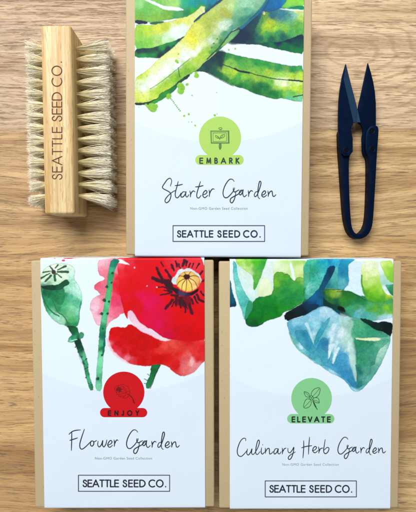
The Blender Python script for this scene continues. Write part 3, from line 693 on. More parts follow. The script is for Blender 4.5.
def paint_leaves(p):
    P, Q, R, T, U, V, S_ = (zoomset(226, 254), zoomset(280, 254), zoomset(340, 254), zoomset(280, 305), zoomset(340, 305), zoomset(310, 345), zoomset(226, 305))
    p.shape(P(44, 40, 430, 30) + Q(205, 40, 200, 200, 90, 300, 10, 330) + P(330, 380, 200, 400, 160, 420, 104, 392, 74, 300, 62, 220, 50, 150), cps(P, 120, 200, 'D6EDE9', 160, 260, 'DDF0EE', 290, 120, 'E0F1EC', 150, 140, 'DCEFE4', 260, 220, 'D5EBDA', 60, 90, 'CDE9E8', 120, 330, 'A4DAD2'), edge=.14, tex=.16)
    p.shape(P(20, 170, 34, 190, 44, 260, 70, 335, 72, 362, 45, 366, 20, 372), cps(P, 35, 230, '1A6A84', 40, 300, '17607A', 60, 350, '0E3F60'), edge=.15)
    p.shape(S_(20, -5, 70, -5, 66, 12, 40, 12, 20, 10), '12405C', edge=.1)
    p.shape(P(48, 40, 72, 60, 80, 130, 98, 200, 132, 270, 172, 330, 160, 420) + S_(168, 20, 150, 70, 132, 112, 112, 66, 104, 0) + P(100, 370, 74, 290, 60, 220, 50, 150),
            cps(P, 65, 100, '66C2C0', 70, 170, '7ED2CC', 85, 240, '8AD6CE', 110, 290, '66C4BA', 140, 340, '5ABCB4', 120, 390, '66C4BC') + cps(S_, 130, 30, '6ACCC0', 125, 80, '8ADCD4'), edge=.2, tex=.45)
    # pale top of the big leaf and the green wash above it
    p.shape(P(60, -40, 300, -40, 284, 50, 262, 100, 246, 150, 222, 205, 198, 258, 188, 236, 192, 160, 150, 125, 88, 85, 66, 50),
            cps(P, 90, 65, 'AEDC6C', 150, 60, '8ED050', 210, 60, '5CC030', 260, 60, '3EA844', 110, 85, 'C8E8A0', 150, 105, 'BFE08C', 200, 110, '62BC44', 235, 100, '4CAE50', 205, 160, '64B846', 220, 150, '6CB85C', 200, 220, '58AC48', 180, 130, 'C8E4B0'), edge=.1)
    p.shape(P(240, 175, 262, 166, 300, 175, 322, 250, 330, 272, 272, 296, 215, 292, 222, 250), cps(P, 260, 200, 'EAF4D6', 300, 240, 'E6F0D0', 240, 270, 'DDEBC4'), edge=.05, tex=.1)
    p.shape(P(322, 40, 430, 40) + Q(210, 46, 205, 130, 195, 210, 90, 260, -20, 200) + P(330, 190), cps(P, 350, 80, 'E6F4DA', 400, 80, 'E0F0C8', 345, 130, 'D0E6B8') + cps(Q, 30, 60, 'C8E89C', 20, 110, 'DDEFC0', 130, 60, 'B6DE7C', 140, 100, 'DDECB0', 180, 70, 'A0D678', 160, 150, 'C8E084', 190, 140, '9CD08C', 60, 130, 'D0E8A8'), edge=.04, tex=.12)
    big = P(328, 150, 342, 128, 372, 122, 416, 132) + Q(20, 138, 60, 135, 85, 180, 105, 188, 112, 160, 150, 162, 185, 172, 198, 200, 176, 240, 168, 285, 182, 318, 150, 345, 115, 362, 80, 388, 20, 405) + S_(390, 75, 350, 92, 272, 112, 250, 136, 212, 150, 165, 150, 140, 132, 132, 98, 160, 64) + P(168, 400, 180, 345, 216, 296, 270, 297, 330, 274)
    p.shape(big, cps(P, 370, 150, '6CB448', 350, 200, '78B840', 400, 200, '42A048', 345, 260, '4AA040', 330, 320, '1F8A38', 270, 320, '24903C', 230, 320, '1E8A3C', 210, 370, '1C8036', 290, 380, '178034', 380, 300, '36A048', 400, 370, '24902E', 340, 390, '0E7A26')
            + cps(Q, 30, 160, '5AA83C', 60, 200, '3FA04A', 30, 260, '2E9850', 110, 220, '4CAA50', 150, 190, '8CC25C', 175, 200, '76BE7C', 140, 250, '34A050', 100, 290, '24904E', 50, 330, '1E8C48', 140, 310, '2A9450', 150, 335, '48A04C', 60, 375, '2C9038', 10, 380, '24902E')
            + cps(S_, 200, 60, '108028', 180, 110, '15702C', 230, 100, '14782C', 300, 60, '1A8A28', 330, 30, '118226', 280, 95, '1E8428', 390, 40, '2E9A30', 200, 135, '10602C', 250, 20, '0F8030'), edge=.3, tex=.38)
    p.stroke(S_(136, 100, 142, 130, 168, 148, 212, 148, 250, 132), .9, '0A4A38')
    p.shape(Q(64, 58, 82, 60, 96, 120, 108, 178, 94, 190, 80, 150), 'E8F6F2', edge=0, tex=.02)
    p.shape(Q(165, 40, 260, 30, 430, 28) + R(90, 40, 60, 90, 62, 240, 160, 300, 380, 300) + U(380, 70, 270, 110, 160, 108) + T(420, 80, 330, 30, 250, 40, 40, 115, 24, 66) + Q(80, 384, 176, 330, 160, 240),
            cps(Q, 200, 60, '4CB89C', 190, 200, '5CB890', 180, 280, '2E8C58', 150, 345, '164A3C', 90, 390, '0C2C30', 220, 300, '1C5A7C', 300, 200, '2C7C90', 330, 80, '1E7FA4', 260, 330, '1A5878', 340, 200, '36888C', 400, 80, '3AA0B8', 330, 260, '1E4E34', 380, 330, '12483A') + cps(R, 30, 100, '3090B0', 50, 230, '5AA8AC', 60, 270, '2A7236', 200, 330, '3A9060', 330, 320, '5CB058') + cps(U, 20, 50, '14382E', 150, 90, '5EB0B4', 300, 90, '84C4BC'), edge=.05, tex=.4)
    p.shape(P(150, 320, 178, 325, 190, 350, 168, 420) + S_(170, 40, 150, 90, 134, 104, 126, 80), '3C9C74', edge=0)
    # teal leaf in the middle
    p.shape(Q(206, 44, 260, 36, 335, 30, 335, 80, 318, 130, 300, 180, 270, 240, 240, 280, 212, 300, 180, 320, 168, 288, 176, 240, 198, 200, 205, 130),
            cps(Q, 225, 60, '54C0A4', 230, 110, '3CAA84', 260, 80, '38B0A4', 300, 60, '2AA8C0', 310, 100, '3CB4B8', 260, 150, '52B8AC', 235, 180, '46B49C', 290, 150, '5CC0BC', 250, 220, '66C4B8', 210, 230, '8AD4C4', 200, 280, '7ACABC', 230, 260, '58B8A8', 185, 300, '48A890', 215, 150, '3CA888'), edge=.15, tex=.55)
    p.shape(Q(330, 30, 430, 20, 430, 260, 300, 250, 310, 190, 330, 130), cps(Q, 345, 50, '2A9CC8', 390, 50, '3CB0D0', 400, 110, '66BEC0', 380, 160, '5AB4B0', 400, 200, '4CA098', 330, 220, '2C8088') + cps(R, 20, 100, '3A94AC', 40, 150, '3E9CB4', 20, 200, '55ACB4'), edge=.05, tex=.4)
    p.shape(R(-10, 30, 110, 30, 92, 52, 58, 86, 56, 130, 68, 200, 40, 225, 16, 248, -20, 248), cps(R, 20, 60, '2E9CC0', 70, 55, '38A4C4', 30, 120, '3090B0', 45, 170, '3E9CB8', 20, 210, '66B4BC'), edge=.15, tex=.4)
    p.shape(Q(335, 85, 388, 78, 372, 130, 345, 180, 320, 215, 300, 250, 262, 262, 292, 190, 320, 130), cps(Q, 360, 100, '12466A', 330, 150, '14506E', 300, 220, '165A78', 350, 130, '0E3C5C'), edge=.1)
    p.shape(Q(265, 240, 300, 236, 296, 280, 330, 330, 420, 372, 430, 430, 150, 430, 40, 416, 90, 388, 140, 358, 200, 312), cps(Q, 240, 290, '1A6C96', 270, 320, '1E6A92', 230, 350, '17527C', 180, 350, '123C58', 130, 380, '0C2E3E', 80, 400, '0A2830', 180, 390, '0F3450', 290, 290, '1C5C78', 340, 350, '14505C', 200, 410, '123A50'), edge=.1, tex=.4)
    # white leaf and lime leaf on the right
    p.shape(R(62, 55, 160, 50, 156, 150, 150, 200, 165, 296, 100, 285, 60, 262, 20, 246, 66, 205, 56, 120), 'DCEFF6', edge=.1, tex=.12)
    p.shape(R(150, 45, 260, 45, 270, 120, 300, 235, 340, 280, 366, 290, 366, 320, 300, 342, 220, 335, 170, 300, 148, 220, 146, 160), cps(R, 200, 80, 'EEF7D8', 230, 120, 'E4F2C0', 190, 140, 'D8ECA4', 240, 180, 'C2E480', 180, 200, 'B4DC70', 220, 240, '9AD248', 270, 240, 'A8DC60', 250, 280, '7CC434', 180, 270, '6AB034', 300, 305, '5CB038', 340, 290, 'C0DC50', 340, 310, '6CB84C', 220, 310, '62B030', 260, 320, '4CA438', 205, 180, 'CDE898'), edge=.08, tex=.25)
    p.stroke(R(152, 150, 150, 200, 168, 262, 190, 290), 1.5, '4C9E34', 2.2)
    p.shape(R(255, 50, 285, 50, 300, 110, 340, 180, 375, 215, 375, 240, 310, 205, 330, 255, 350, 290, 320, 280, 296, 240, 275, 170), cps(R, 270, 90, 'EAF5EE', 290, 180, 'BCE2D4', 300, 200, 'A6D8CC', 330, 240, '8CCAB8', 310, 245, 'EAF6FA', 330, 270, 'F0F8F4'), edge=.03, tex=.1)
    p.shape(R(268, 45, 380, 45, 380, 205, 350, 196, 318, 160, 295, 110), cps(R, 290, 65, 'DCF0A0', 340, 70, 'C8E878', 330, 120, 'A8DC5C', 360, 160, '8ED04C', 310, 110, 'B8E070', 350, 100, '9CD850'), edge=.12, tex=.2)
    p.shape(R(308, 212, 345, 215, 380, 205, 380, 300, 345, 275, 330, 245), cps(R, 350, 240, '3A9A70', 365, 270, '2E8E5C', 325, 222, '66B49C'), edge=.15)
    # low band of dark leaves
    p.shape(Q(298, 246, 330, 240, 420, 244) + R(30, 254, 70, 256, 110, 276, 160, 300, 200, 330, 260, 336, 310, 330, 380, 300) + U(380, 84, 330, 96, 270, 105, 215, 110, 160, 104, 100, 92, 40, 64, -20, 30) + Q(400, 370, 340, 340, 300, 296),
            cps(Q, 330, 270, '4C8A34', 370, 270, '84B044', 400, 262, 'A0C060', 340, 310, '2C7438', 390, 330, '1E6A44', 390, 370, '0E4A40', 310, 280, '1E5C44')
            + cps(R, 30, 280, '2C7A34', 80, 290, '2A7E34', 20, 330, '3C8C34', 60, 350, '2E8440', 130, 320, '208048', 170, 330, '30905C', 120, 370, '4AA060', 200, 350, '58B074', 270, 370, '4EA85E', 330, 340, '4EA468', 350, 380, '62B850', 160, 390, '66BC9C', 80, 390, '4AA880')
            + cps(U, 60, 30, '48A878', 140, 40, '84C8CC', 110, 60, '66B8C0', 180, 70, '5CB4B4', 240, 30, '6CB03C', 320, 20, '8CC83C', 350, 50, '78BC48', 280, 60, '5CAE58', 230, 85, '66B8A8', 300, 90, 'B0DCE4', 350, 85, 'C8ECF4', 200, 20, '58A840', 30, 60, '2E8070'), edge=.15, tex=.4)
    p.stroke(R(-20, 262, 60, 262, 120, 290, 175, 318), .8, '1C5A34')
    p.stroke(Q(295, 250, 350, 248, 420, 246), .7, '1E4A34')
    p.shape(Q(296, 296, 340, 340, 420, 372) + U(40, 44, 30, 56, -30, 30) + T(416, 40, 330, 20, 300, 5) + Q(300, 330), cps(Q, 330, 345, '0C403C', 400, 385, '0E4A40') + cps(U, 10, 20, '0E2A20'), edge=.05)
    # shadow colour of the painting, between the leaves
    p.shape(T(26, 66, 70, 42, 125, 16, 180, -6, 262, -8, 275, 8, 230, 40, 180, 66, 110, 88, 60, 112, 44, 106), cps(T, 60, 85, '081C20', 130, 50, '0A2A34', 200, 20, '0F3C54', 250, 5, '123E58', 170, 40, '0A2430'), edge=.05)
    p.shape(U(-15, 5, 20, 10, 44, 44, 10, 42, -20, 30), '101E16', edge=.05)
    # front leaf
    p.shape(T(48, 112, 110, 94, 180, 68, 235, 36, 285, 8, 340, 14, 390, 50, 430, 80) + U(60, 78, 130, 98, 200, 120, 260, 132, 300, 150, 352, 205, 350, 250, 335, 300, 312, 350, 292, 400, 276, 425) + V(440, 225, 400, 265, 370, 300, 340, 322, 310, 328, 288, 312, 272, 285, 230, 236, 190, 215, 150, 200, 100, 165, 60, 132, 0, 92)
            + T(180, 352, 140, 318, 110, 290, 84, 245, 62, 190, 52, 150),
            cps(T, 70, 125, '6CB4CC', 110, 110, '98CFE2', 180, 90, '8CC8DC', 240, 90, 'A4D6E8', 250, 50, '8CCBE0', 310, 50, 'BFE2F0', 350, 90, 'B0DAE8', 380, 160, 'B8DEEA', 340, 190, 'C4E4EE', 130, 160, '5EACC6', 100, 190, '62B2C8', 150, 195, '3E94B4', 180, 230, '3A98B6', 120, 230, '52AAB8', 85, 225, '7CC4BC', 100, 265, '74C0B4', 140, 290, 'B4E0EA', 160, 330, '8CD0D4', 210, 290, '4CA8C0', 200, 160, '7CC0D6', 210, 220, 'A0D4E4', 240, 200, 'C6E8F2', 260, 220, '5CB4C0', 300, 150, '4CA8B8', 280, 180, '54B0BC', 260, 150, 'A8DCE8', 300, 270, '3C98B8', 260, 280, '50A8C4', 320, 260, '3A94B4', 330, 340, '4CA4B4', 200, 345, '5CB0BC', 260, 340, '5AB0C0', 240, 380, '50A8B8', 370, 250, 'B0DCE4', 350, 300, 'C4E6EE', 330, 120, '88CCD4')
            + cps(U, 20, 90, '98CCD6', 40, 130, '88C8BC', 20, 200, 'E0F2FA', 40, 230, 'BCE0D4', 60, 300, 'D4ECEC', 20, 330, '5CB0D4', 35, 390, '52A8D4', 70, 380, 'C2E4E0', 70, 140, '4EA888', 120, 130, '68B494', 160, 160, '4EA87C', 210, 160, '5CB488', 240, 190, '3A9878', 100, 200, '52AC88', 200, 200, '62B896', 130, 260, '3E9870', 170, 260, '38946A', 220, 260, '44A084', 110, 290, '46987C', 130, 350, '2E8A80', 170, 330, '3C9888', 220, 330, '4AA088', 280, 260, '8CCCB0', 310, 230, '74BFA4', 270, 310, 'C0E2D2', 300, 320, 'ACDAC8', 250, 370, '96CEBC', 240, 300, '5CAE94', 180, 390, '30887C', 280, 200, '4EA48C')
            + cps(V, 40, 50, '72BCC8', 80, 100, '88CCD4', 60, 120, 'A0DAD8', 130, 150, '68B8CC', 150, 190, 'B0E2EE', 180, 120, '54A8CC', 220, 80, '60B0CC', 220, 150, '4AA0CC', 250, 200, '4CA4CC', 270, 250, '5AB0D0', 300, 270, '3C98B8', 240, 120, '5CB0D0', 330, 280, '1E6E7C', 345, 260, '2C8278', 290, 305, '9CDCEA', 320, 312, 'B0E4F0', 360, 285, '74C4C4', 370, 90, '4CA878', 370, 140, '46987C', 350, 180, '2E7E74', 390, 180, '5CA890', 390, 230, '72B8A8', 360, 230, '4C9C90', 340, 120, '38905C'), edge=.28, tex=.34, pw=1.8)
    p.shape(T(108, 292, 150, 284, 190, 300, 240, 292, 300, 322, 342, 330, 350, 380, 345, 425, 262, 420, 180, 354, 140, 320), cps(T, 150, 320, '7CC8CC', 200, 330, '66B8C2', 260, 340, '52A8B8', 320, 370, '4298AC', 240, 390, '5CB4C0'), edge=.2, tex=.45, alpha=.75)
    p.shape(V(40, 20, 120, 60, 150, 130, 200, 60, 262, 56, 285, 140, 312, 220, 326, 292, 302, 300, 270, 262, 225, 216, 180, 190, 120, 150, 70, 110), cps(V, 80, 70, '62B4C4', 130, 130, '5AAEC4', 180, 140, '4A9EC4', 240, 120, '54A6CC', 240, 200, '4699C4', 290, 260, '3A8CB0'), edge=.2, tex=.45, alpha=.8)
    p.shape(U(56, 92, 140, 112, 240, 166, 300, 196, 346, 216, 300, 224, 200, 224, 112, 220, 86, 170), cps(U, 80, 120, '4CA482', 150, 150, '5CB488', 200, 170, '3A9C76', 150, 200, '4EAE86', 280, 208, '4CA084'), edge=.22, tex=.45, alpha=.85)
    p.shape(U(96, 216, 120, 244, 180, 254, 262, 250, 330, 232, 344, 248, 310, 280, 272, 310, 250, 360, 240, 425, 112, 425, 116, 340, 104, 270), cps(U, 130, 270, '38926C', 200, 270, '3E9A78', 280, 262, '62B294', 150, 340, '2E887C', 220, 330, '48A086', 180, 400, '2C8478', 320, 245, '5CAE94'), edge=.24, tex=.5, alpha=.85)
    p.shape(V(322, 60, 372, 40, 420, 60, 420, 235, 370, 280, 332, 300, 328, 220, 318, 140), cps(V, 360, 100, '46A078', 340, 180, '2C7C70', 390, 160, '58A48C', 380, 230, '66B0A0', 345, 265, '2E8480'), edge=.22, tex=.5, alpha=.8)
    p.stroke(T(182, 130, 206, 180, 222, 230, 236, 268), 3.0, 'C2E6F0', 1.0, alpha=.8, soft=.6)
    p.stroke(T(376, 140, 362, 220, 344, 300, 338, 360), 4.0, 'CFEAF2', 1.4, alpha=.8, soft=.8)
    p.stroke(T(396, 250, 380, 320, 366, 400), 2.4, 'C4E6E6', 1.2, alpha=.8, soft=.6)
    p.shape(U(-5, 55, 40, 68, 70, 82, 100, 130, 70, 190, 96, 260, 110, 340, 108, 425, 60, 425, 70, 320, 50, 240, 20, 170, -10, 120), 'D4ECEA', edge=.02, soft=1.0, alpha=.42, tex=.3)
    p.shape(V(280, 0, 300, 30, 315, 80, 318, 140, 326, 200, 326, 255, 312, 250, 296, 190, 276, 130, 270, 80, 272, 30), 'BCE2D8', edge=.04, soft=.6, alpha=.75)
    p.stroke(V(318, 140, 326, 200, 326, 270), 1.2, '2E7C78')
    p.shape(U(100, 225, 150, 232, 215, 228, 270, 226, 288, 236, 255, 252, 180, 246, 118, 240), 'E4EFC8', edge=.05)
    p.shape(U(185, 132, 215, 136, 250, 152, 215, 150), 'C2DCA4', edge=.05)
    p.shape(V(130, 10, 150, -8, 178, -12, 150, 40, 134, 90, 122, 104, 118, 60), 'D8F0F4', edge=.05)
    p.shape(V(192, 10, 210, 20, 186, 66, 166, 132, 154, 130, 160, 80), 'D4EEF4', edge=.05)
    p.shape(T(344, 78, 350, 92, 318, 160, 280, 225, 248, 284, 234, 274, 250, 205, 290, 145), cps(T, 320, 130, '62B4C8', 280, 200, '48A4B8', 250, 255, '46A4B0'), edge=.2, tex=.4)
    p.shape(T(256, 292, 276, 244, 300, 220, 324, 228, 338, 275, 334, 330, 338, 400, 300, 410, 270, 360, 245, 330), cps(T, 300, 250, '3A90B0', 320, 290, '3486AC', 290, 340, '4CA4BA', 320, 390, '5AAEC4'), edge=.2, tex=.4, alpha=.85)
    p.shape(T(96, 192, 118, 172, 150, 178, 182, 166, 202, 210, 234, 276, 262, 320, 250, 350, 205, 330, 160, 290, 124, 250), cps(T, 120, 195, '4A9EB8', 180, 200, '3490B0', 200, 270, '3C98B4', 150, 240, '4AA2B6', 240, 325, '52AABC'), edge=.16, tex=.45, alpha=.85)
    p.shape(T(132, 280, 150, 278, 162, 300, 150, 312, 134, 300), 'C8E8F4', edge=.05)
    p.stroke(T(62, 190, 90, 260, 140, 322, 190, 352), .9, '7CB89C')
    p.shape(U(130, 90, 190, 98, 235, 114, 270, 122, 285, 112, 310, 112, 358, 122, 368, 142, 364, 180, 352, 216, 325, 204, 292, 184, 245, 172, 200, 142, 165, 122), cps(U, 180, 108, '0E3A34', 260, 145, '08302C', 320, 160, '061E20', 340, 190, '0A2624'), edge=.05)
    p.dot(*U(348, 210)[0], .9, '14342E')


# ------------------------------------------------------------------ lettering
def arc(cx, cy, rx, ry, a0, a1, n=14):
    return [(cx + rx * math.cos(math.radians(a0 + (a1 - a0) * i / n)), cy + ry * math.sin(math.radians(a0 + (a1 - a0) * i / n))) for i in range(n + 1)]


GLYPH = {  # geometric capitals, height 1: (advance width, strokes)
    'S': (.58, [[(.51, .80), (.42, .95), (.29, 1.0), (.14, .95), (.06, .78), (.13, .63), (.30, .53), (.46, .43), (.54, .26), (.46, .06), (.29, 0), (.11, .06), (.02, .24)]]),
    'E': (.55, [[(0, 0), (0, 1)], [(0, 1), (.55, 1)], [(0, .53), (.52, .53)], [(0, 0), (.55, 0)]]),
    'A': (.88, [[(0, 0), (.44, 1.02)], [(.44, 1.02), (.88, 0)], [(.16, .33), (.72, .33)]]),
    'T': (.62, [[(0, 1), (.62, 1)], [(.31, 1), (.31, 0)]]),
    'L': (.47, [[(0, 1), (0, 0)], [(0, 0), (.47, 0)]]),
    'D': (.78, [[(0, 0), (0, 1)], [(0, 1), (.24, 1)] + arc(.24, .5, .54, .5, 88, -88) + [(.24, 0), (0, 0)]]),
    'C': (.76, [arc(.52, .5, .52, .52, 52, 308, 22)]),
    'O': (.98, [arc(.49, .5, .49, .52, 90, 455, 30)]),
    '.': (.06, [[(.03, .0), (.03, .03)]]),
    'M': (.86, [[(.05, 0), (.13, 1)], [(.13, 1), (.43, .1)], [(.43, .1), (.73, 1)], [(.73, 1), (.81, 0)]]),
    'B': (.48, [[(0, 0), (0, 1)], [(0, 1), (.2, 1)] + arc(.2, .77, .22, .23, 85, -85) + [(0, .54)], [(.05, .54), (.22, .54)] + arc(.22, .27, .26, .27, 85, -85) + [(0, 0)]]),
    'R': (.52, [[(0, 0), (0, 1)], [(0, 1), (.2, 1)] + arc(.2, .75, .26, .25, 85, -85) + [(0, .5)], [(.18, .5), (.5, 0)]]),
    'K': (.56, [[(0, 0), (0, 1)], [(.5, 1), (.03, .50)], [(.12, .56), (.56, 0)]]),
    'N': (.68, [[(0, 0), (0, 1)], [(0, 1), (.68, 0)], [(.68, 0), (.68, 1)]]),
    'J': (.34, [[(.34, 1), (.34, .22), (.28, .04), (.14, 0), (0, .1)]]),
    'Y': (.62, [[(0, 1), (.31, .46)], [(.62, 1), (.31, .46)], [(.31, .48), (.31, 0)]]),
    'V': (.72, [[(0, 1), (.36, 0)], [(.36, 0), (.72, 1)]]),
    ' ': (.30, []),
}


def caps_strokes(text, x0, x1, ytop, ybot):
    """strokes (photo pixels) of a word spread from x0 to x1"""
    h = ybot - ytop
    adv = [GLYPH[c][0] * h for c in text]
    gap = (x1 - x0 - sum(adv)) / max(1, len(text) - 1)
    out, x = [], x0
    for c, a in zip(text, adv):
        for s in GLYPH[c][1]:
            out.append([(x + u * h, ybot - v * h) for (u, v) in s])
        x += a + gap
    return out


class Ribbon:
    """flat ink strokes; each stroke climbs by a hair so that crossings never share a plane"""
    def __init__(self):
        self.v, self.f, self.z = [], [], 0.0

    def add(self, pts, w, smooth=True, taper=0.0):
        p = spline(pts, 0.35) if smooth else np.array(pts, float)
        keep = [0] + [i for i in range(1, len(p)) if np.hypot(*(p[i] - p[i - 1])) > 1e-4]
        p = p[keep]
        if len(p) < 2: return
        d = np.gradient(p, axis=0)
        d /= np.linalg.norm(d, axis=1)[:, None] + 1e-9
        nrm = np.stack([-d[:, 1], d[:, 0]], 1)
        n = len(p)
        k = np.linspace(0, 1, n)
        ww = w / 2 * (1 - taper * np.abs(2 * k - 1) ** 3)
        b = len(self.v)
        for i in range(n):
            z = self.z + k[i] * 0.9
            for sgn in (1, -1):
                q = p[i] + sgn * nrm[i] * ww[i]
                self.v.append((q[0], q[1], z))
        for i in range(n - 1):
            self.f.append((b + 2 * i, b + 2 * i + 1, b + 2 * i + 3, b + 2 * i + 2))
        for i, sg in ((0, -1), (n - 1, 1)):           # round ends
            m = len(self.v)
            z = self.z + k[i] * 0.9
            c = p[i]
            a0 = math.atan2(nrm[i][1], nrm[i][0])
            ring = []
            for j in range(1, 5):
                a = a0 - sg * math.pi * j / 5
                self.v.append((c[0] + ww[i] * math.cos(a), c[1] + ww[i] * math.sin(a), z))
                ring.append(m + j - 1)
            self.f.append(tuple([b + 2 * i] + ring + [b + 2 * i + 1]))
        self.z += 1.0

    def build(self, name, z, mat, parent, inv):
        """vertices: pixel pairs -> the level z of the box top -> the parent's frame"""
        v = np.array(self.v)
        zz = z + v[:, 2] * 2.0e-6
        X, Y = at(v[:, 0], v[:, 1], z)
        L = [inv @ Vector((x, y, q)) for x, y, q in zip(X, Y, zz)]
        me = mesh(name, L, self.f)
        bm = bmesh.new(); bm.from_mesh(me)
        for f in bm.faces:
            f.normal_update()
            if f.normal.z < 0: f.normal_flip()
        bm.to_mesh(me); bm.free()
        return link(name, me, mat, parent)


def sc(f, *lists):
    return [f(*l) for l in lists]


def garden(dx, dy, k=1.0, ax=222.6, ay=170):
    f0 = zoomset(215, 170, 5.943)
    raw = sc(f0,
             *[[v / 10.4 * 5.943 + (29.715 if n % 2 == 0 else 11.886) for n, v in enumerate(l)] for l in (
                 (147, 97, 130, 77, 100, 76, 68, 112, 42, 165, 31, 220, 44, 260, 72, 266, 104, 240, 128, 212, 146, 185, 152, 164),
                 (139, 164, 138, 188, 148, 206, 164, 204, 182, 193, 198, 185),
                 (163, 204, 160, 245, 142, 298, 122, 320, 106, 306, 112, 276, 150, 250, 185, 232, 215, 205, 232, 188),
                 (236, 188, 214, 190, 200, 210, 202, 232, 216, 236, 232, 212, 241, 184, 236, 215, 241, 245, 255, 256, 278, 236))],
             (197, 122, 200, 142, 199, 158), (199, 148, 206, 130, 216, 122, 224, 127),
             (252, 127, 240, 132, 233, 148, 238, 158, 250, 148, 262, 118, 272, 86, 272, 70, 265, 68, 259, 90, 254, 130, 256, 160, 266, 170),
             (276, 150, 292, 144, 301, 132, 294, 123, 281, 136, 278, 152, 290, 160, 308, 148),
             (314, 124, 317, 142, 316, 157), (317, 148, 326, 130, 338, 125, 341, 140, 344, 154, 352, 156, 362, 146))
    return [[((x - ax) * k + ax + dx, (y - ay) * k + ay + dy) for x, y in s] for s in raw]


# ------------------------------------------------------------------ seed boxes
BW, BL, BH, TH = 0.0979, 0.1349, 0.020, 0.00045
ZT = BH + TH


def rounded_box(sx, sy, sz, r, seg=3):
    bm = bmesh.new()
    bmesh.ops.create_cube(bm, size=1)
    bmesh.ops.scale(bm, vec=(sx, sy, sz), verts=bm.verts)
    bmesh.ops.translate(bm, vec=(0, 0, sz / 2), verts=bm.verts)
    bmesh.ops.bevel(bm, geom=bm.edges[:], offset=r, segments=seg, profile=0.5, affect='EDGES')
    return bm


def sleeve_mesh(inv_mat, mat_w, xa, xb, art, painter, base_fn, slack):
    """paper band over the top and down both short ends; art = (y0, y1) of the printed picture in box coordinates"""
    R_ = 0.0012
    yb = BL / 2 + slack[0]; yt = BL / 2 + slack[1]
    prof = []                                    # (y, z, y unrolled)
    a0 = math.pi / 2 * R_
    lo = -yb + R_; hi = yt - R_
    for z in np.linspace(0.0015, ZT - R_, 4)[:-1]:
        prof.append((-yb, z, lo - a0 - (ZT - R_ - z)))
    for i in range(7):
        t = math.pi / 2 * i / 6
        prof.append((lo - R_ * math.cos(t), ZT - R_ + R_ * math.sin(t), lo - R_ * (math.pi / 2 - t)))
    ya, yz = max(art[0], lo + 1e-4), min(art[1], hi - 1e-4)
    mid = []
    if ya > lo + 2e-4: mid += list(np.arange(lo + 2e-3, ya, 2e-3))
    mid += list(np.arange(ya, yz, 0.0002))
    if yz < hi - 2e-4: mid += list(np.arange(yz, hi, 2e-3))
    prof += [(y, ZT, y) for y in mid]
    for i in range(9):
        t = math.pi / 2 * i / 8
        prof.append((hi + R_ * math.sin(t), ZT - R_ + R_ * math.cos(t), hi + R_ * t))
    for z in np.linspace(ZT - R_, 0.0015, 40)[1:]:
        prof.append((yt, z, hi + a0 + (ZT - R_ - z)))
    prof = np.array(prof)
    xs = np.linspace(xa, xb, 440)
    nx, ny = len(xs), len(prof)
    V = np.empty((ny, nx, 3)); V[:, :, 0] = xs; V[:, :, 1] = prof[:, 0:1]; V[:, :, 2] = prof[:, 1:2]
    # a band of paper is never perfectly flat
    top = (prof[:, 1] > ZT - 1e-6)
    U = np.empty((ny, nx, 2)); U[:, :, 0] = xs; U[:, :, 1] = prof[:, 2:3]
    m = np.array(mat_w)
    wx = m[0, 0] * U[..., 0] + m[0, 1] * U[..., 1] + m[0, 3]
    wy = m[1, 0] * U[..., 0] + m[1, 1] * U[..., 1] + m[1, 3]
    # beyond the folded edge the picture runs on, read in the flat sheet
    px, py = to_px(wx.ravel(), np.clip(wy.ravel(), -1, 0.2), ZT)
    pt = Painter(px, py, base_fn(px, py))
    painter(pt)
    C = np.clip(pt.C * INK, 0, 0.9)
    V = V.reshape(-1, 3)
    idx = np.arange(ny * nx).reshape(ny, nx)
    F = np.stack([idx[:-1, :-1], idx[:-1, 1:], idx[1:, 1:], idx[1:, :-1]], -1).reshape(-1, 4)
    # cut edges: a skirt down to the board on both long sides
    sk_v, sk_f = [], []
    nb = len(V)
    step = list(range(0, ny, 1))
    for col, flip in ((0, False), (nx - 1, True)):
        base_i = nb + len(sk_v)
        for j in step:
            y, z = prof[j, 0], prof[j, 1]
            k = (BL / 2 - 0.0002) / (yt if y > 0 else yb)
            sk_v.append((xs[col], y * k, min(z, BH - 0.0002) if z > BH - 0.002 else z))
        for j in range(len(step) - 1):
            q = [idx[j, col], idx[j + 1, col], base_i + j + 1, base_i + j]
            sk_f.append(q if not flip else q[::-1])
    V = np.vstack([V, np.array(sk_v)])
    C = np.vstack([C, np.tile(np.array(alb('DCE4EA')), (len(sk_v), 1))])
    F = np.vstack([F, np.array(sk_f)])
    me = bpy.data.meshes.new('sleeve')
    me.vertices.add(len(V)); me.vertices.foreach_set('co', V.astype('f').ravel())
    me.loops.add(F.size); me.loops.foreach_set('vertex_index', F.astype('i').ravel())
    me.polygons.add(len(F)); me.polygons.foreach_set('loop_start', (np.arange(len(F)) * 4).astype('i'))
    sm = np.ones(len(F), bool); sm[-len(sk_f):] = False
    me.polygons.foreach_set('use_smooth', sm)
    me.update(calc_edges=True); me.validate()
    at_ = me.attributes.new('ink', 'FLOAT_COLOR', 'POINT')
    at_.data.foreach_set('color', np.hstack([C, np.ones((len(C), 1))]).astype('f').ravel())
    return me


def tinted(cx, cy, rx, ry, hi='E2F2F9', lo='DBE8F6'):
    """white paper: a paler panel with a wide curved lower edge behind the picture"""
    a, b = lin(hi), lin(lo)

    def f(px, py):
        d = (np.sqrt(((px - cx) / rx) ** 2 + ((py - cy) / ry) ** 2) - 1) * ry
        t = np.clip(0.5 + d / 1.2, 0, 1)[:, None]
        return a * (1 - t) + b * t
    return f


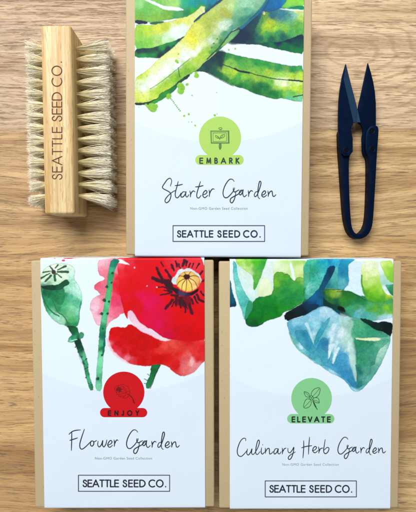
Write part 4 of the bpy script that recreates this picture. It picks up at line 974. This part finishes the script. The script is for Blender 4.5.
def badge(parent, inv, circ, pill, hexc, mname):
    mat = ink_mat(mname, hexc, 0.5, 0.05)
    cx, cy, r = circ
    x0, y0, x1, y1 = pill
    # one outline: pill below, disc above
    pr = (y1 - y0) / 2; pc = (y0 + y1) / 2
    dx = math.sqrt(max(r * r - (y0 - cy) ** 2, 0))
    out = []
    a_r = math.atan2(y0 - cy, dx); a_l = math.pi - a_r
    for i in range(64):                       # disc from the right joint over the top to the left joint
        a = a_r - (2 * math.pi - (a_l - a_r)) * i / 63
        out.append((cx + r * math.cos(a), cy + r * math.sin(a)))
    for i in range(17):
        a = -math.pi / 2 - math.pi * i / 16
        out.append((x0 + pr + pr * math.cos(a), pc + pr * math.sin(a)))
    for i in range(17):
        a = math.pi / 2 - math.pi * i / 16
        out.append((x1 - pr + pr * math.cos(a), pc + pr * math.sin(a)))
    z = ZT + 0.00006
    X, Y = at([p[0] for p in out], [p[1] for p in out], z)
    bm = bmesh.new()
    f = bm.faces.new([bm.verts.new(inv @ Vector((x, y, z))) for x, y in zip(X, Y)])
    f.normal_update()
    if f.normal.z < 0: f.normal_flip()
    bmesh.ops.triangulate(bm, faces=[f])
    return link('badge', bm_mesh('badge', bm), mat, parent)


def caption(parent, inv, x0, x1, yc):
    cu = bpy.data.curves.new('caption', 'FONT')
    cu.body = 'Non-GMO Garden Seed Collection'
    cu.size = 1.0
    cu.space_character = 1.12
    cu.fill_mode = 'FRONT'
    to = bpy.data.objects.new('caption_tmp', cu)
    COL.objects.link(to)
    dg = bpy.context.evaluated_depsgraph_get()
    me = bpy.data.meshes.new_from_object(to.evaluated_get(dg))
    bpy.data.objects.remove(to)
    co = np.array([v.co[:] for v in me.vertices])
    k = (x1 - x0) / (co[:, 0].max() - co[:, 0].min())
    px = x0 + (co[:, 0] - co[:, 0].min()) * k
    py = yc + 0.36 * k - co[:, 1] * k
    z = ZT + 0.0001
    X, Y = at(px, py, z)
    for v, x, y in zip(me.vertices, X, Y):
        v.co = inv @ Vector((x, y, z))
    me.name = 'caption_lettering'
    return link('caption_lettering', me, M_CAP, parent)


def seed_box(spec):
    root = empty('seed_box', spec['label'], 'seed box', (spec['c'][0], spec['c'][1], 0), spec['rot'], 'boxed seed collections in paper sleeves')
    mw = Matrix.Translation(root.location) @ Matrix.Rotation(spec['rot'], 4, 'Z')
    inv = mw.inverted()
    body = link('box_body', bm_mesh('box_body', rounded_box(BW, BL, BH, 0.0009), math.radians(40)), M_KRAFT, root)
    me = sleeve_mesh(inv, mw, spec['sx'][0], spec['sx'][1], spec['art'], spec['paint'], spec['base'], spec['slack'])
    sl = link('sleeve', me, M_PRINT, root)
    b = badge(sl, inv, spec['circle'], spec['pill'], spec['badge_col'], spec['badge_mat'])
    z1 = ZT + 0.00012
    rb = Ribbon()
    for s in caps_strokes(*spec['badge_text']):
        rb.add(s, 1.25)
    rb.build('badge_lettering', z1, spec['badge_ink'], sl, inv)
    rb = Ribbon()
    for s, w in spec['icon']:
        rb.add(s, w)
    rb.build('badge_drawing', z1, spec['icon_ink'], sl, inv)
    rb = Ribbon()
    for s in spec['title']:
        rb.add(s, spec.get('pen', 0.93), taper=0.35)
    rb.build('title_lettering', z1, M_TEXT, sl, inv)
    rb = Ribbon()
    for (w, xa, xb) in spec['brand']:
        for s in caps_strokes(w, xa, xb, *spec['brand_y']):
            rb.add(s, 1.22)
    rb.build('brand_lettering', z1, M_TEXT, sl, inv)
    x0, y0, x1, y1 = spec['frame']
    rb = Ribbon()
    for s in (((x0, y0), (x1, y0)), ((x1, y0), (x1, y1)), ((x1, y1), (x0, y1)), ((x0, y1), (x0, y0))):
        rb.add(list(s), 0.85)
    rb.build('brand_frame', z1, M_FRAME, sl, inv)
    caption(sl, inv, *spec['caption'])
    return root


s5 = lambda ox, oy: zoomset(ox, oy, 5.943)
a5 = s5(155, 170)
starter_title = sc(a5,
                   *[[v / 10.4 * 5.943 + (0 if n % 2 == 0 else 11.886) for n, v in enumerate(l)] for l in (
                       (160, 145, 173, 95, 158, 65, 130, 76, 100, 115, 77, 155, 90, 175, 130, 196, 160, 218, 165, 250, 150, 295, 122, 319, 104, 305, 112, 275, 150, 232, 190, 202, 216, 190),
                       (241, 98, 228, 150, 211, 215, 214, 256, 232, 268, 255, 246, 270, 218), (208, 141, 245, 137, 286, 127))],
                   (182, 130, 166, 130, 154, 148, 156, 160, 168, 158, 180, 142, 184, 128, 182, 150, 190, 160, 202, 146),
                   (207, 124, 211, 142, 210, 160), (210, 150, 218, 132, 228, 124, 238, 130),
                   (270, 68, 260, 100, 249, 138, 249, 160, 260, 166, 274, 150), (240, 100, 262, 98, 287, 92),
                   (283, 148, 300, 142, 309, 130, 301, 121, 288, 134, 284, 152, 296, 164, 314, 150),
                   (321, 118, 324, 138, 322, 158), (323, 146, 330, 126, 342, 112, 352, 114)) + garden(0, 0)
f5 = s5(60, 420)
f10 = zoomset(65, 425, 10.4)
flower_title = sc(f10, (70, 72, 69, 150, 66, 265), (40, 97, 75, 68, 115, 55, 160, 51), (48, 160, 85, 149, 130, 134),
                  (201, 44, 175, 120, 154, 195, 158, 240, 180, 250, 215, 225, 250, 190, 275, 164),
                  (286, 164, 268, 175, 264, 205, 280, 220, 298, 200, 296, 174, 284, 164, 304, 174, 328, 160)) + sc(f5,
                  (226, 126, 224, 148, 233, 160, 246, 146, 254, 122, 252, 146, 260, 160, 272, 144, 278, 118),
                  (284, 150, 301, 142, 309, 130, 300, 121, 287, 136, 284, 152, 295, 162, 312, 150),
                  (321, 118, 324, 138, 322, 157), (323, 146, 330, 128, 338, 118, 345, 122)) + garden(-96.5, 250.8)
h5 = zoomset(230, 425, 5.2)
i5 = zoomset(295, 430, 8.32)
herb_title = sc(h5, (82, 82, 80, 70, 66, 71, 50, 92, 38, 130, 42, 156, 58, 163, 76, 148, 90, 130),
                (91, 124, 87, 146, 95, 156, 107, 142, 114, 124, 112, 146, 121, 153, 132, 140),
                (132, 142, 146, 114, 153, 90, 149, 78, 142, 88, 135, 120, 134, 146, 143, 153, 156, 138),
                (164, 118, 162, 142, 169, 151, 180, 140), (169.5, 101, 170.5, 104),
                (184, 120, 184, 148), (185, 140, 194, 124, 203, 122, 205, 138, 206, 150, 215, 148, 224, 138),
                (249, 123, 236, 124, 228, 140, 232, 151, 243, 142, 251, 124, 249, 144, 257, 150, 267, 138),
                (272, 120, 273, 136, 272, 151), (273, 142, 282, 124, 292, 120),
                (301, 120, 302, 138, 312, 144, 325, 128, 332, 116, 328, 146, 318, 172, 307, 179, 303, 168, 316, 154, 340, 140)) \
    + sc(i5, (72, 88, 72, 150, 66, 232), (121, 60, 115, 130, 112, 202), (54, 148, 95, 136, 140, 130), (143, 171, 165, 165, 179, 146, 166, 137, 150, 154, 150, 178, 168, 189, 192, 170),
         (196, 140, 200, 165, 198, 193), (200, 180, 212, 156, 232, 149), (251, 80, 243, 130, 238, 175, 250, 196, 270, 186, 283, 156, 268, 144, 243, 166)) \
    + [[((x - 222.6) * 0.902 + 337.5, (y - 178.7) * 0.90 + 436.9) for x, y in s] for s in garden(0, 0)]

i1 = zoomset(205, 120, 13.87)
icon_sign = [(i1(*a), w) for a, w in (
    ((80, 150, 330, 150), .55), ((330, 150, 334, 320), .8), ((334, 322, 85, 322), .6), ((85, 322, 78, 150), .55),
    ((112, 180, 296, 178), .4), ((296, 178, 298, 296), .45), ((298, 296, 112, 298), .4), ((112, 298, 112, 180), .4),
    ((320, 160, 322, 312), .6), ((88, 160, 92, 312), .4), ((88, 312, 320, 312), .35), ((90, 162, 320, 162), .35),
    ((192, 112, 214, 104, 236, 114, 226, 128, 200, 128, 190, 116), .5), ((204, 134, 226, 134), .5),
    ((200, 330, 194, 370, 204, 408), .6), ((222, 330, 226, 370, 212, 408), .6), ((211, 335, 209, 400), 1.3),
    ((205, 272, 200, 250, 180, 230, 146, 214, 150, 236, 172, 250, 200, 252), .5), ((205, 270, 212, 240, 228, 212, 272, 200, 268, 226, 244, 246, 214, 250), .5),
    ((200, 252, 170, 230), .35), ((214, 250, 250, 216), .35))]
i2 = zoomset(100, 365, 6.933)
icon_poppy = [(i2(*a), w) for a, w in (
    ((100, 175, 105, 150, 130, 142, 160, 135, 190, 150, 205, 175, 205, 205, 180, 228, 150, 226, 125, 205, 102, 178), .35),
    ((150, 140, 178, 165, 180, 200, 160, 226), .3), ((112, 205, 150, 200, 205, 180), .3), ((190, 200, 205, 210, 225, 230, 240, 265), .8),
    ((225, 232, 232, 262), .5), ((210, 215, 222, 222), .5),
    ((118, 172, 142, 168), 2.2), ((126, 158, 136, 182), 1.8), ((112, 160, 124, 166), .5), ((136, 158, 148, 150), .5), ((142, 178, 154, 188), .5), ((120, 182, 112, 192), .5), ((130, 182, 132, 194), .5), ((128, 160, 126, 148), .5), ((144, 168, 158, 166), .5),
    ((160, 150, 172, 180), .3), ((130, 215, 165, 215), .3))]
i3 = zoomset(280, 370, 6.933)
icon_basil = [(i3(*a), w) for a, w in (
    ((214, 178, 222, 150, 245, 128, 276, 126, 274, 160, 258, 184, 234, 194), .5), ((222, 186, 250, 158, 272, 130), .35),
    ((206, 180, 196, 160, 168, 150, 172, 172, 184, 186, 204, 188), .5), ((204, 184, 172, 154), .35),
    ((214, 206, 190, 200, 172, 218, 164, 258, 190, 262, 212, 244, 218, 214), .5), ((214, 208, 190, 235, 168, 256), .35),
    ((226, 206, 240, 192, 264, 196, 272, 226, 252, 226, 232, 214), .5), ((228, 208, 250, 212, 270, 224), .35),
    ((204, 190, 214, 178, 228, 184, 232, 198, 220, 208, 206, 202, 204, 190), .45), ((210, 186, 226, 202), .35), ((226, 186, 210, 202), .35),
    ((228, 214, 240, 245, 258, 272), .8), ((236, 224, 250, 255), .5))]

INK_SIGN = ink_mat('sign_green_ink', '4E7F42')
INK_BLACK = ink_mat('black_ink', '1E2622')
INK_NAVY = ink_mat('navy_ink', '24403A')
INK_MAROON = ink_mat('maroon_ink', '3A0A14')
INK_FADED = ink_mat('faded_maroon_ink', '6E0C16')
INK_LEAF = ink_mat('leaf_ink', '2A4A2E')


def local_art(c, rot, py_low):
    """box coordinate y of a picture that ends at photo row py_low"""
    return float(at(208, py_low, ZT)[1]) - c[1]


c1, c2, c3 = (0.0054, 0.05955), (-0.04563, -0.07795), (0.0549, -0.07845)
seed_box(dict(label='seed box with green bean pods painted on its sleeve, behind the other two', c=c1, rot=math.radians(-0.3), slack=(0.0009, 0.0010),
              sx=(-0.0440, 0.0445), art=(local_art(c1, 0, 148), BL), paint=paint_beans, base=tinted(219, -60, 190, 202),
              circle=(220, 137.6, 21.1), pill=(195.2, 155, 243.7, 164.8), badge_col='ABD562', badge_mat='lime_badge_ink', badge_text=('EMBARK', 199.9, 239, 158.2, 163.2), badge_ink=INK_NAVY,
              icon=icon_sign, icon_ink=INK_SIGN, title=starter_title,
              brand=[('SEATTLE', 177.4, 212.8), ('SEED', 217.7, 239.6), ('CO.', 243.6, 260.2)], brand_y=(230.8, 236.9), frame=(173, 225.6, 264.6, 241.4), caption=(190.3, 247.5, 208.3)))
seed_box(dict(label='seed box with red poppies painted on its sleeve, left of the leafy green one', c=c2, rot=math.radians(0.2), slack=(0.0005, 0.0013),
              sx=(-0.0436, 0.0439), art=(local_art(c2, 0, 400), BL), paint=paint_poppies, base=tinted(123, 190, 190, 202, 'E2F1F9', 'DDEAF7'),
              circle=(123.8, 392.2, 20.6), pill=(100, 408, 147.2, 417.2), badge_col='CB0A16', badge_mat='red_badge_ink', badge_text=('ENJOY', 108.4, 138.6, 410.9, 415.2), badge_ink=INK_MAROON,
              icon=icon_poppy, icon_ink=INK_FADED, title=flower_title,
              brand=[('SEATTLE', 83.0, 118.4), ('SEED', 123.0, 145), ('CO.', 149, 165.8)], brand_y=(480.1, 486.7), frame=(78.4, 475.2, 169.6, 491.3), caption=(95, 152, 458.2)))
seed_box(dict(label='seed box with blue-green leaves painted on its sleeve, right of the red poppies', c=c3, rot=math.radians(0.1), slack=(0.0005, 0.0012),
              sx=(-0.0431, 0.0442), art=(local_art(c3, 0, 402), BL), paint=paint_leaves, base=tinted(311, 195, 190, 202, 'E2F1FA', 'DEEBF8'),
              circle=(311.6, 398.3, 20.3), pill=(287.2, 414, 334.4, 423.4), badge_col='85CC8E', badge_mat='sage_badge_ink', badge_text=('ELEVATE', 292.2, 330.2, 417.0, 421.8), badge_ink=INK_BLACK,
              icon=icon_basil, icon_ink=INK_LEAF, title=herb_title, pen=0.88,
              brand=[('SEATTLE', 269.8, 305), ('SEED', 309.6, 331.5), ('CO.', 335.3, 351.8)], brand_y=(485.6, 492.1), frame=(265.2, 480.9, 356.4, 496.9), caption=(282.3, 338.8, 464.4)))

# ------------------------------------------------------------------ nail brush
HB = 0.0255
bx0, by0 = at(42.0, 24.6, HB); bx1, by1 = at(73.0, 214.4, HB)
BXc, BYc, BLn = float(bx0 + bx1) / 2, float(by0 + by1) / 2, float(by0 - by1)
BRW, BROT = 0.0158, math.radians(0.5)
brush = empty('nail_brush', 'pale wooden nail brush standing on edge, cream bristles on both sides', 'nail brush', (BXc, BYc, 0), BROT)
link('wooden_block', bm_mesh('wooden_block', rounded_box(BRW, BLn, HB, 0.0016, 5), math.radians(50)), M_BLOCK, brush)
mb = Matrix.Translation(brush.location) @ Matrix.Rotation(BROT, 4, 'Z')
mbi = mb.inverted()
rb = Ribbon()
for (w, ya, yb_) in (('SEATTLE', 179.4, 127.2), ('SEED', 121.2, 92.6), ('CO.', 86.2, 61.8)):
    for s in caps_strokes(w, 0, ya - yb_, 0, 9.4):
        rb.add([(52.3 + v - (ya - u - 120) * -0.004, ya - u) for u, v in s], 1.0)
rb.build('burnt_lettering', HB + 0.00006, M_BURN, brush, mbi)


def tuft(x, y, z, side, length, endfan, seed):
    r = np.random.default_rng(seed)
    n = 190
    v, f, col = [], [], []
    tipr = 0.0029 if z > 0.015 else 0.0023
    for i in range(n):
        a = r.uniform(0, 2 * math.pi); q = math.sqrt(r.uniform())
        ry, rz = math.cos(a) * q, math.sin(a) * q
        L = length * r.uniform(0.86, 1.04)
        if r.uniform() < 0.06: L *= r.uniform(0.7, 1.08)
        wild = 1.8 if r.uniform() < 0.04 else 1.0
        p0 = np.array([x, y + ry * 0.0008, z + rz * 0.0008])
        ty = y + ry * tipr * wild * r.uniform(.8, 1.25) + endfan + r.normal(0, .0005)
        tz = max(z + rz * tipr * wild * r.uniform(.8, 1.25) + r.normal(0, .0005), 0.0004)
        p3 = np.array([x + side * L, ty, tz])
        bend = np.array([0, r.normal(0, .0004), r.normal(0, .0004)])
        rad = 0.00011 * r.uniform(.7, 1.25)
        tone = r.uniform(0, 1)
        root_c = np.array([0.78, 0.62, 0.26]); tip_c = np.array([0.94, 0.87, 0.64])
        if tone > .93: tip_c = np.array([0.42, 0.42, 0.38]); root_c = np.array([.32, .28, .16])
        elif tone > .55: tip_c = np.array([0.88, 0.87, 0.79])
        ts = (0, .33, .66, 1.0)
        b = len(v)
        for t in ts:
            c = p0 * (1 - t) + p3 * t + bend * (4 * t * (1 - t))
            c[1] = p0[1] + (p3[1] - p0[1]) * t ** 1.35 + bend[1] * 4 * t * (1 - t)
            c[2] = p0[2] + (p3[2] - p0[2]) * t ** 1.35 + bend[2] * 4 * t * (1 - t)
            c[2] = max(c[2], 0.0003)
            # tufts swell quickly after the hole, then run nearly straight
            w = rad * (1 - .45 * t)
            for k in range(3):
                g = 2.094 * k + tone * 6
                v.append((c[0], c[1] + w * math.cos(g), c[2] + w * math.sin(g)))
                m_ = min(1, t * 1.25)
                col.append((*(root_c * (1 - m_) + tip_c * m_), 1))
        for s in range(3):
            for k in range(3):
                k2 = (k + 1) % 3
                f.append((b + 3 * s + k, b + 3 * s + k2, b + 3 * s + 3 + k2, b + 3 * s + 3 + k))
        f.append((b + 9, b + 10, b + 11))
    me = mesh('bristle_tuft', v, f)
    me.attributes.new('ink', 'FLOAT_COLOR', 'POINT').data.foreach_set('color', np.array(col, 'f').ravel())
    return me


ty0 = float(at(77, 48.7, 0.0172)[1]) - BYc
ty1 = float(at(77, 196.0, 0.0172)[1]) - BYc
for side, length in ((1, 0.0176), (-1, 0.0112)):
    for row, z in enumerate((0.0034, 0.0098, 0.0172)):
        for i in range(14):
            y = ty0 + (ty1 - ty0) * i / 13
            fan = {0: 0.0014, 1: 0.0006, 12: -0.0008, 13: -0.0028}.get(i, 0) + random.uniform(-.0005, .0005)
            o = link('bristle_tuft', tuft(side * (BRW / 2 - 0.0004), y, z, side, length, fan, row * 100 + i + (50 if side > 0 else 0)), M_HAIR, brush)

# ------------------------------------------------------------------ thread snips
sx_, sy_ = (float(v) for v in at(358, 150, 0))
snips = empty('thread_snips', 'dark blue metal thread snips with open pointed blades and a U-shaped spring handle', 'thread snips', (sx_, sy_, 0))


def plate(pts, z0, z1, name, mat, bev=0.00025, tilt=(0, 0), smooth=0):
    """a flat piece of steel: outline read at its upper face, extruded down"""
    if smooth: pts = chaikin(pts, smooth)
    X, Y = at([p[0] for p in pts], [p[1] for p in pts], z1)
    bm = bmesh.new()
    top = [bm.verts.new((x - sx_, y - sy_, z1)) for x, y in zip(X, Y)]
    f = bm.faces.new(top)
    f.normal_update()
    if f.normal.z < 0: f.normal_flip()
    ret = bmesh.ops.extrude_face_region(bm, geom=[f])
    nv = [g for g in ret['geom'] if isinstance(g, bmesh.types.BMVert)]
    for v_ in nv: v_.co.z = z1
    for v_ in top: v_.co.z = z0
    bmesh.ops.recalc_face_normals(bm, faces=bm.faces[:])
    cx_ = sum(v_.co.x for v_ in bm.verts) / len(bm.verts); cy_ = sum(v_.co.y for v_ in bm.verts) / len(bm.verts)
    te = [e for e in bm.edges if all(abs(v_.co.z - z1) < 1e-7 for v_ in e.verts)]
    if bev:
        bmesh.ops.bevel(bm, geom=te, offset=bev, segments=2, profile=0.6, affect='EDGES')
    for v_ in bm.verts:
        v_.co.z += (v_.co.x - cx_) * tilt[0] + (v_.co.y - cy_) * tilt[1]
    ng = [q for q in bm.faces if len(q.verts) > 4]
    bmesh.ops.triangulate(bm, faces=ng)
    return link(name, bm_mesh(name, bm, math.radians(35)), mat, snips)


handle = [(339.7, 127), (340.0, 140), (340.4, 151), (341.6, 165), (342.5, 180), (343.9, 200), (345, 214), (346.5, 224), (349, 232), (353, 237), (358.5, 239.4), (364, 238),
          (369, 234), (372.3, 227), (373.6, 215), (374.8, 195), (376, 175), (377, 155), (378.3, 138), (379, 126.4), (373.6, 125), (369.6, 126.8), (366, 133), (365.4, 143), (365.6, 151.8),
          (369, 157), (369.5, 165), (369.3, 185), (368.6, 207), (367.6, 221), (365.2, 228.5), (361.4, 233), (357.9, 234.4), (354.2, 232.4), (351.8, 227), (350.5, 215),
          (349.5, 195), (349.0, 175), (349.0, 157), (352.4, 152), (352.6, 141), (352.2, 134.5), (350.8, 128)]
plate(handle, 0.0004, 0.0070, 'spring_handle', M_STEEL, 0.0003, smooth=2)
plate([(367.8, 63), (371.0, 73), (373.4, 82), (375.2, 92), (376.2, 103), (376.4, 115), (376.4, 126), (376, 150), (373, 155), (366, 156), (362.4, 151), (361.9, 138), (363.0, 133), (362.8, 128.5), (361, 125), (358.4, 122.8), (357.6, 116),
       (358.2, 106), (360.6, 96), (363.6, 82)], 0.0040, 0.0054, 'blade', M_STEEL, 0.00015, tilt=(-0.10, 0.015))

# the upper blade: flat body, ground bevel along the cutting edge
body = [(345.9, 63.6), (343.6, 79), (353.6, 122.6), (351.9, 126), (351.1, 130), (351.9, 134), (352.7, 138), (352.8, 151.6), (349.6, 155.6), (344, 155.8), (340.4, 151), (338.9, 140), (338.5, 128), (338.5, 114), (339.0, 100), (340.0, 90), (342.4, 76)]
bev_ = [(345.9, 63.6), (349.4, 78), (353.6, 94), (357.5, 109), (360.4, 122.4), (356.8, 122.2), (353.6, 122.6), (343.6, 79)]
ZA, ZB = 0.0087, 0.0071
bm = bmesh.new()


def V3(p, z):
    x, y = at(p[0], p[1], z)
    return bm.verts.new((float(x) - sx_, float(y) - sy_, z))


tb = [V3(p, ZA) for p in body]
cut = [V3(p, ZB + 0.0001) for p in bev_[1:6]]
fb = bm.faces.new(tb)
ring = [tb[0]] + cut + tb[2:]
low = [bm.verts.new((v_.co.x, v_.co.y, ZB)) for v_ in ring]
for i in range(len(ring)):
    j = (i + 1) % len(ring)
    bm.faces.new((ring[i], ring[j], low[j], low[i]))
bm.faces.new(low)
fv = bm.faces.new([tb[0]] + cut + [tb[2], tb[1]])
bmesh.ops.recalc_face_normals(bm, faces=bm.faces[:])
edge_co = [v_.co.copy() for v_ in fv.verts]
bm.faces.remove(fv)
bmesh.ops.triangulate(bm, faces=[q for q in bm.faces if len(q.verts) > 4])
upper = link('blade', bm_mesh('blade', bm), M_STEEL, snips)
bm = bmesh.new()
fv = bm.faces.new([bm.verts.new(c) for c in edge_co])
fv.normal_update()
if fv.normal.z < 0: fv.normal_flip()
bmesh.ops.triangulate(bm, faces=[fv])
link('ground_bevel', bm_mesh('ground_bevel', bm), M_LIT_BEVEL, upper)

for (px, py, z) in ((346.4, 150.2, ZA), (371.8, 131.0, 0.0070), (372.3, 149.2, 0.0070)):
    x, y = (float(v_) for v_ in at(px, py, z))
    prof = [(0.00185, 0.0), (0.00180, 0.00022), (0.00160, 0.00026), (0.00145, 0.00020), (0.00138, 0.00008), (0.0, 0.00006)]
    n = 28
    vv = [(x - sx_ + r * math.cos(2 * math.pi * k / n), y - sy_ + r * math.sin(2 * math.pi * k / n), z + h) for r, h in prof[:-1] for k in range(n)]
    ff = [(s * n + k, s * n + (k + 1) % n, (s + 1) * n + (k + 1) % n, (s + 1) * n + k) for s in range(len(prof) - 2) for k in range(n)]
    sc_o = link('screw', mesh('screw', vv, ff, True), M_STEEL, snips)
    rr = [(x - sx_ + 0.00140 * math.cos(2 * math.pi * k / n), y - sy_ + 0.00140 * math.sin(2 * math.pi * k / n), z + 0.0001) for k in range(n)]
    link('screw_hole_shade', mesh('screw_hole_shade', rr, [tuple(range(n))]), M_HOLE_SHADE, sc_o)
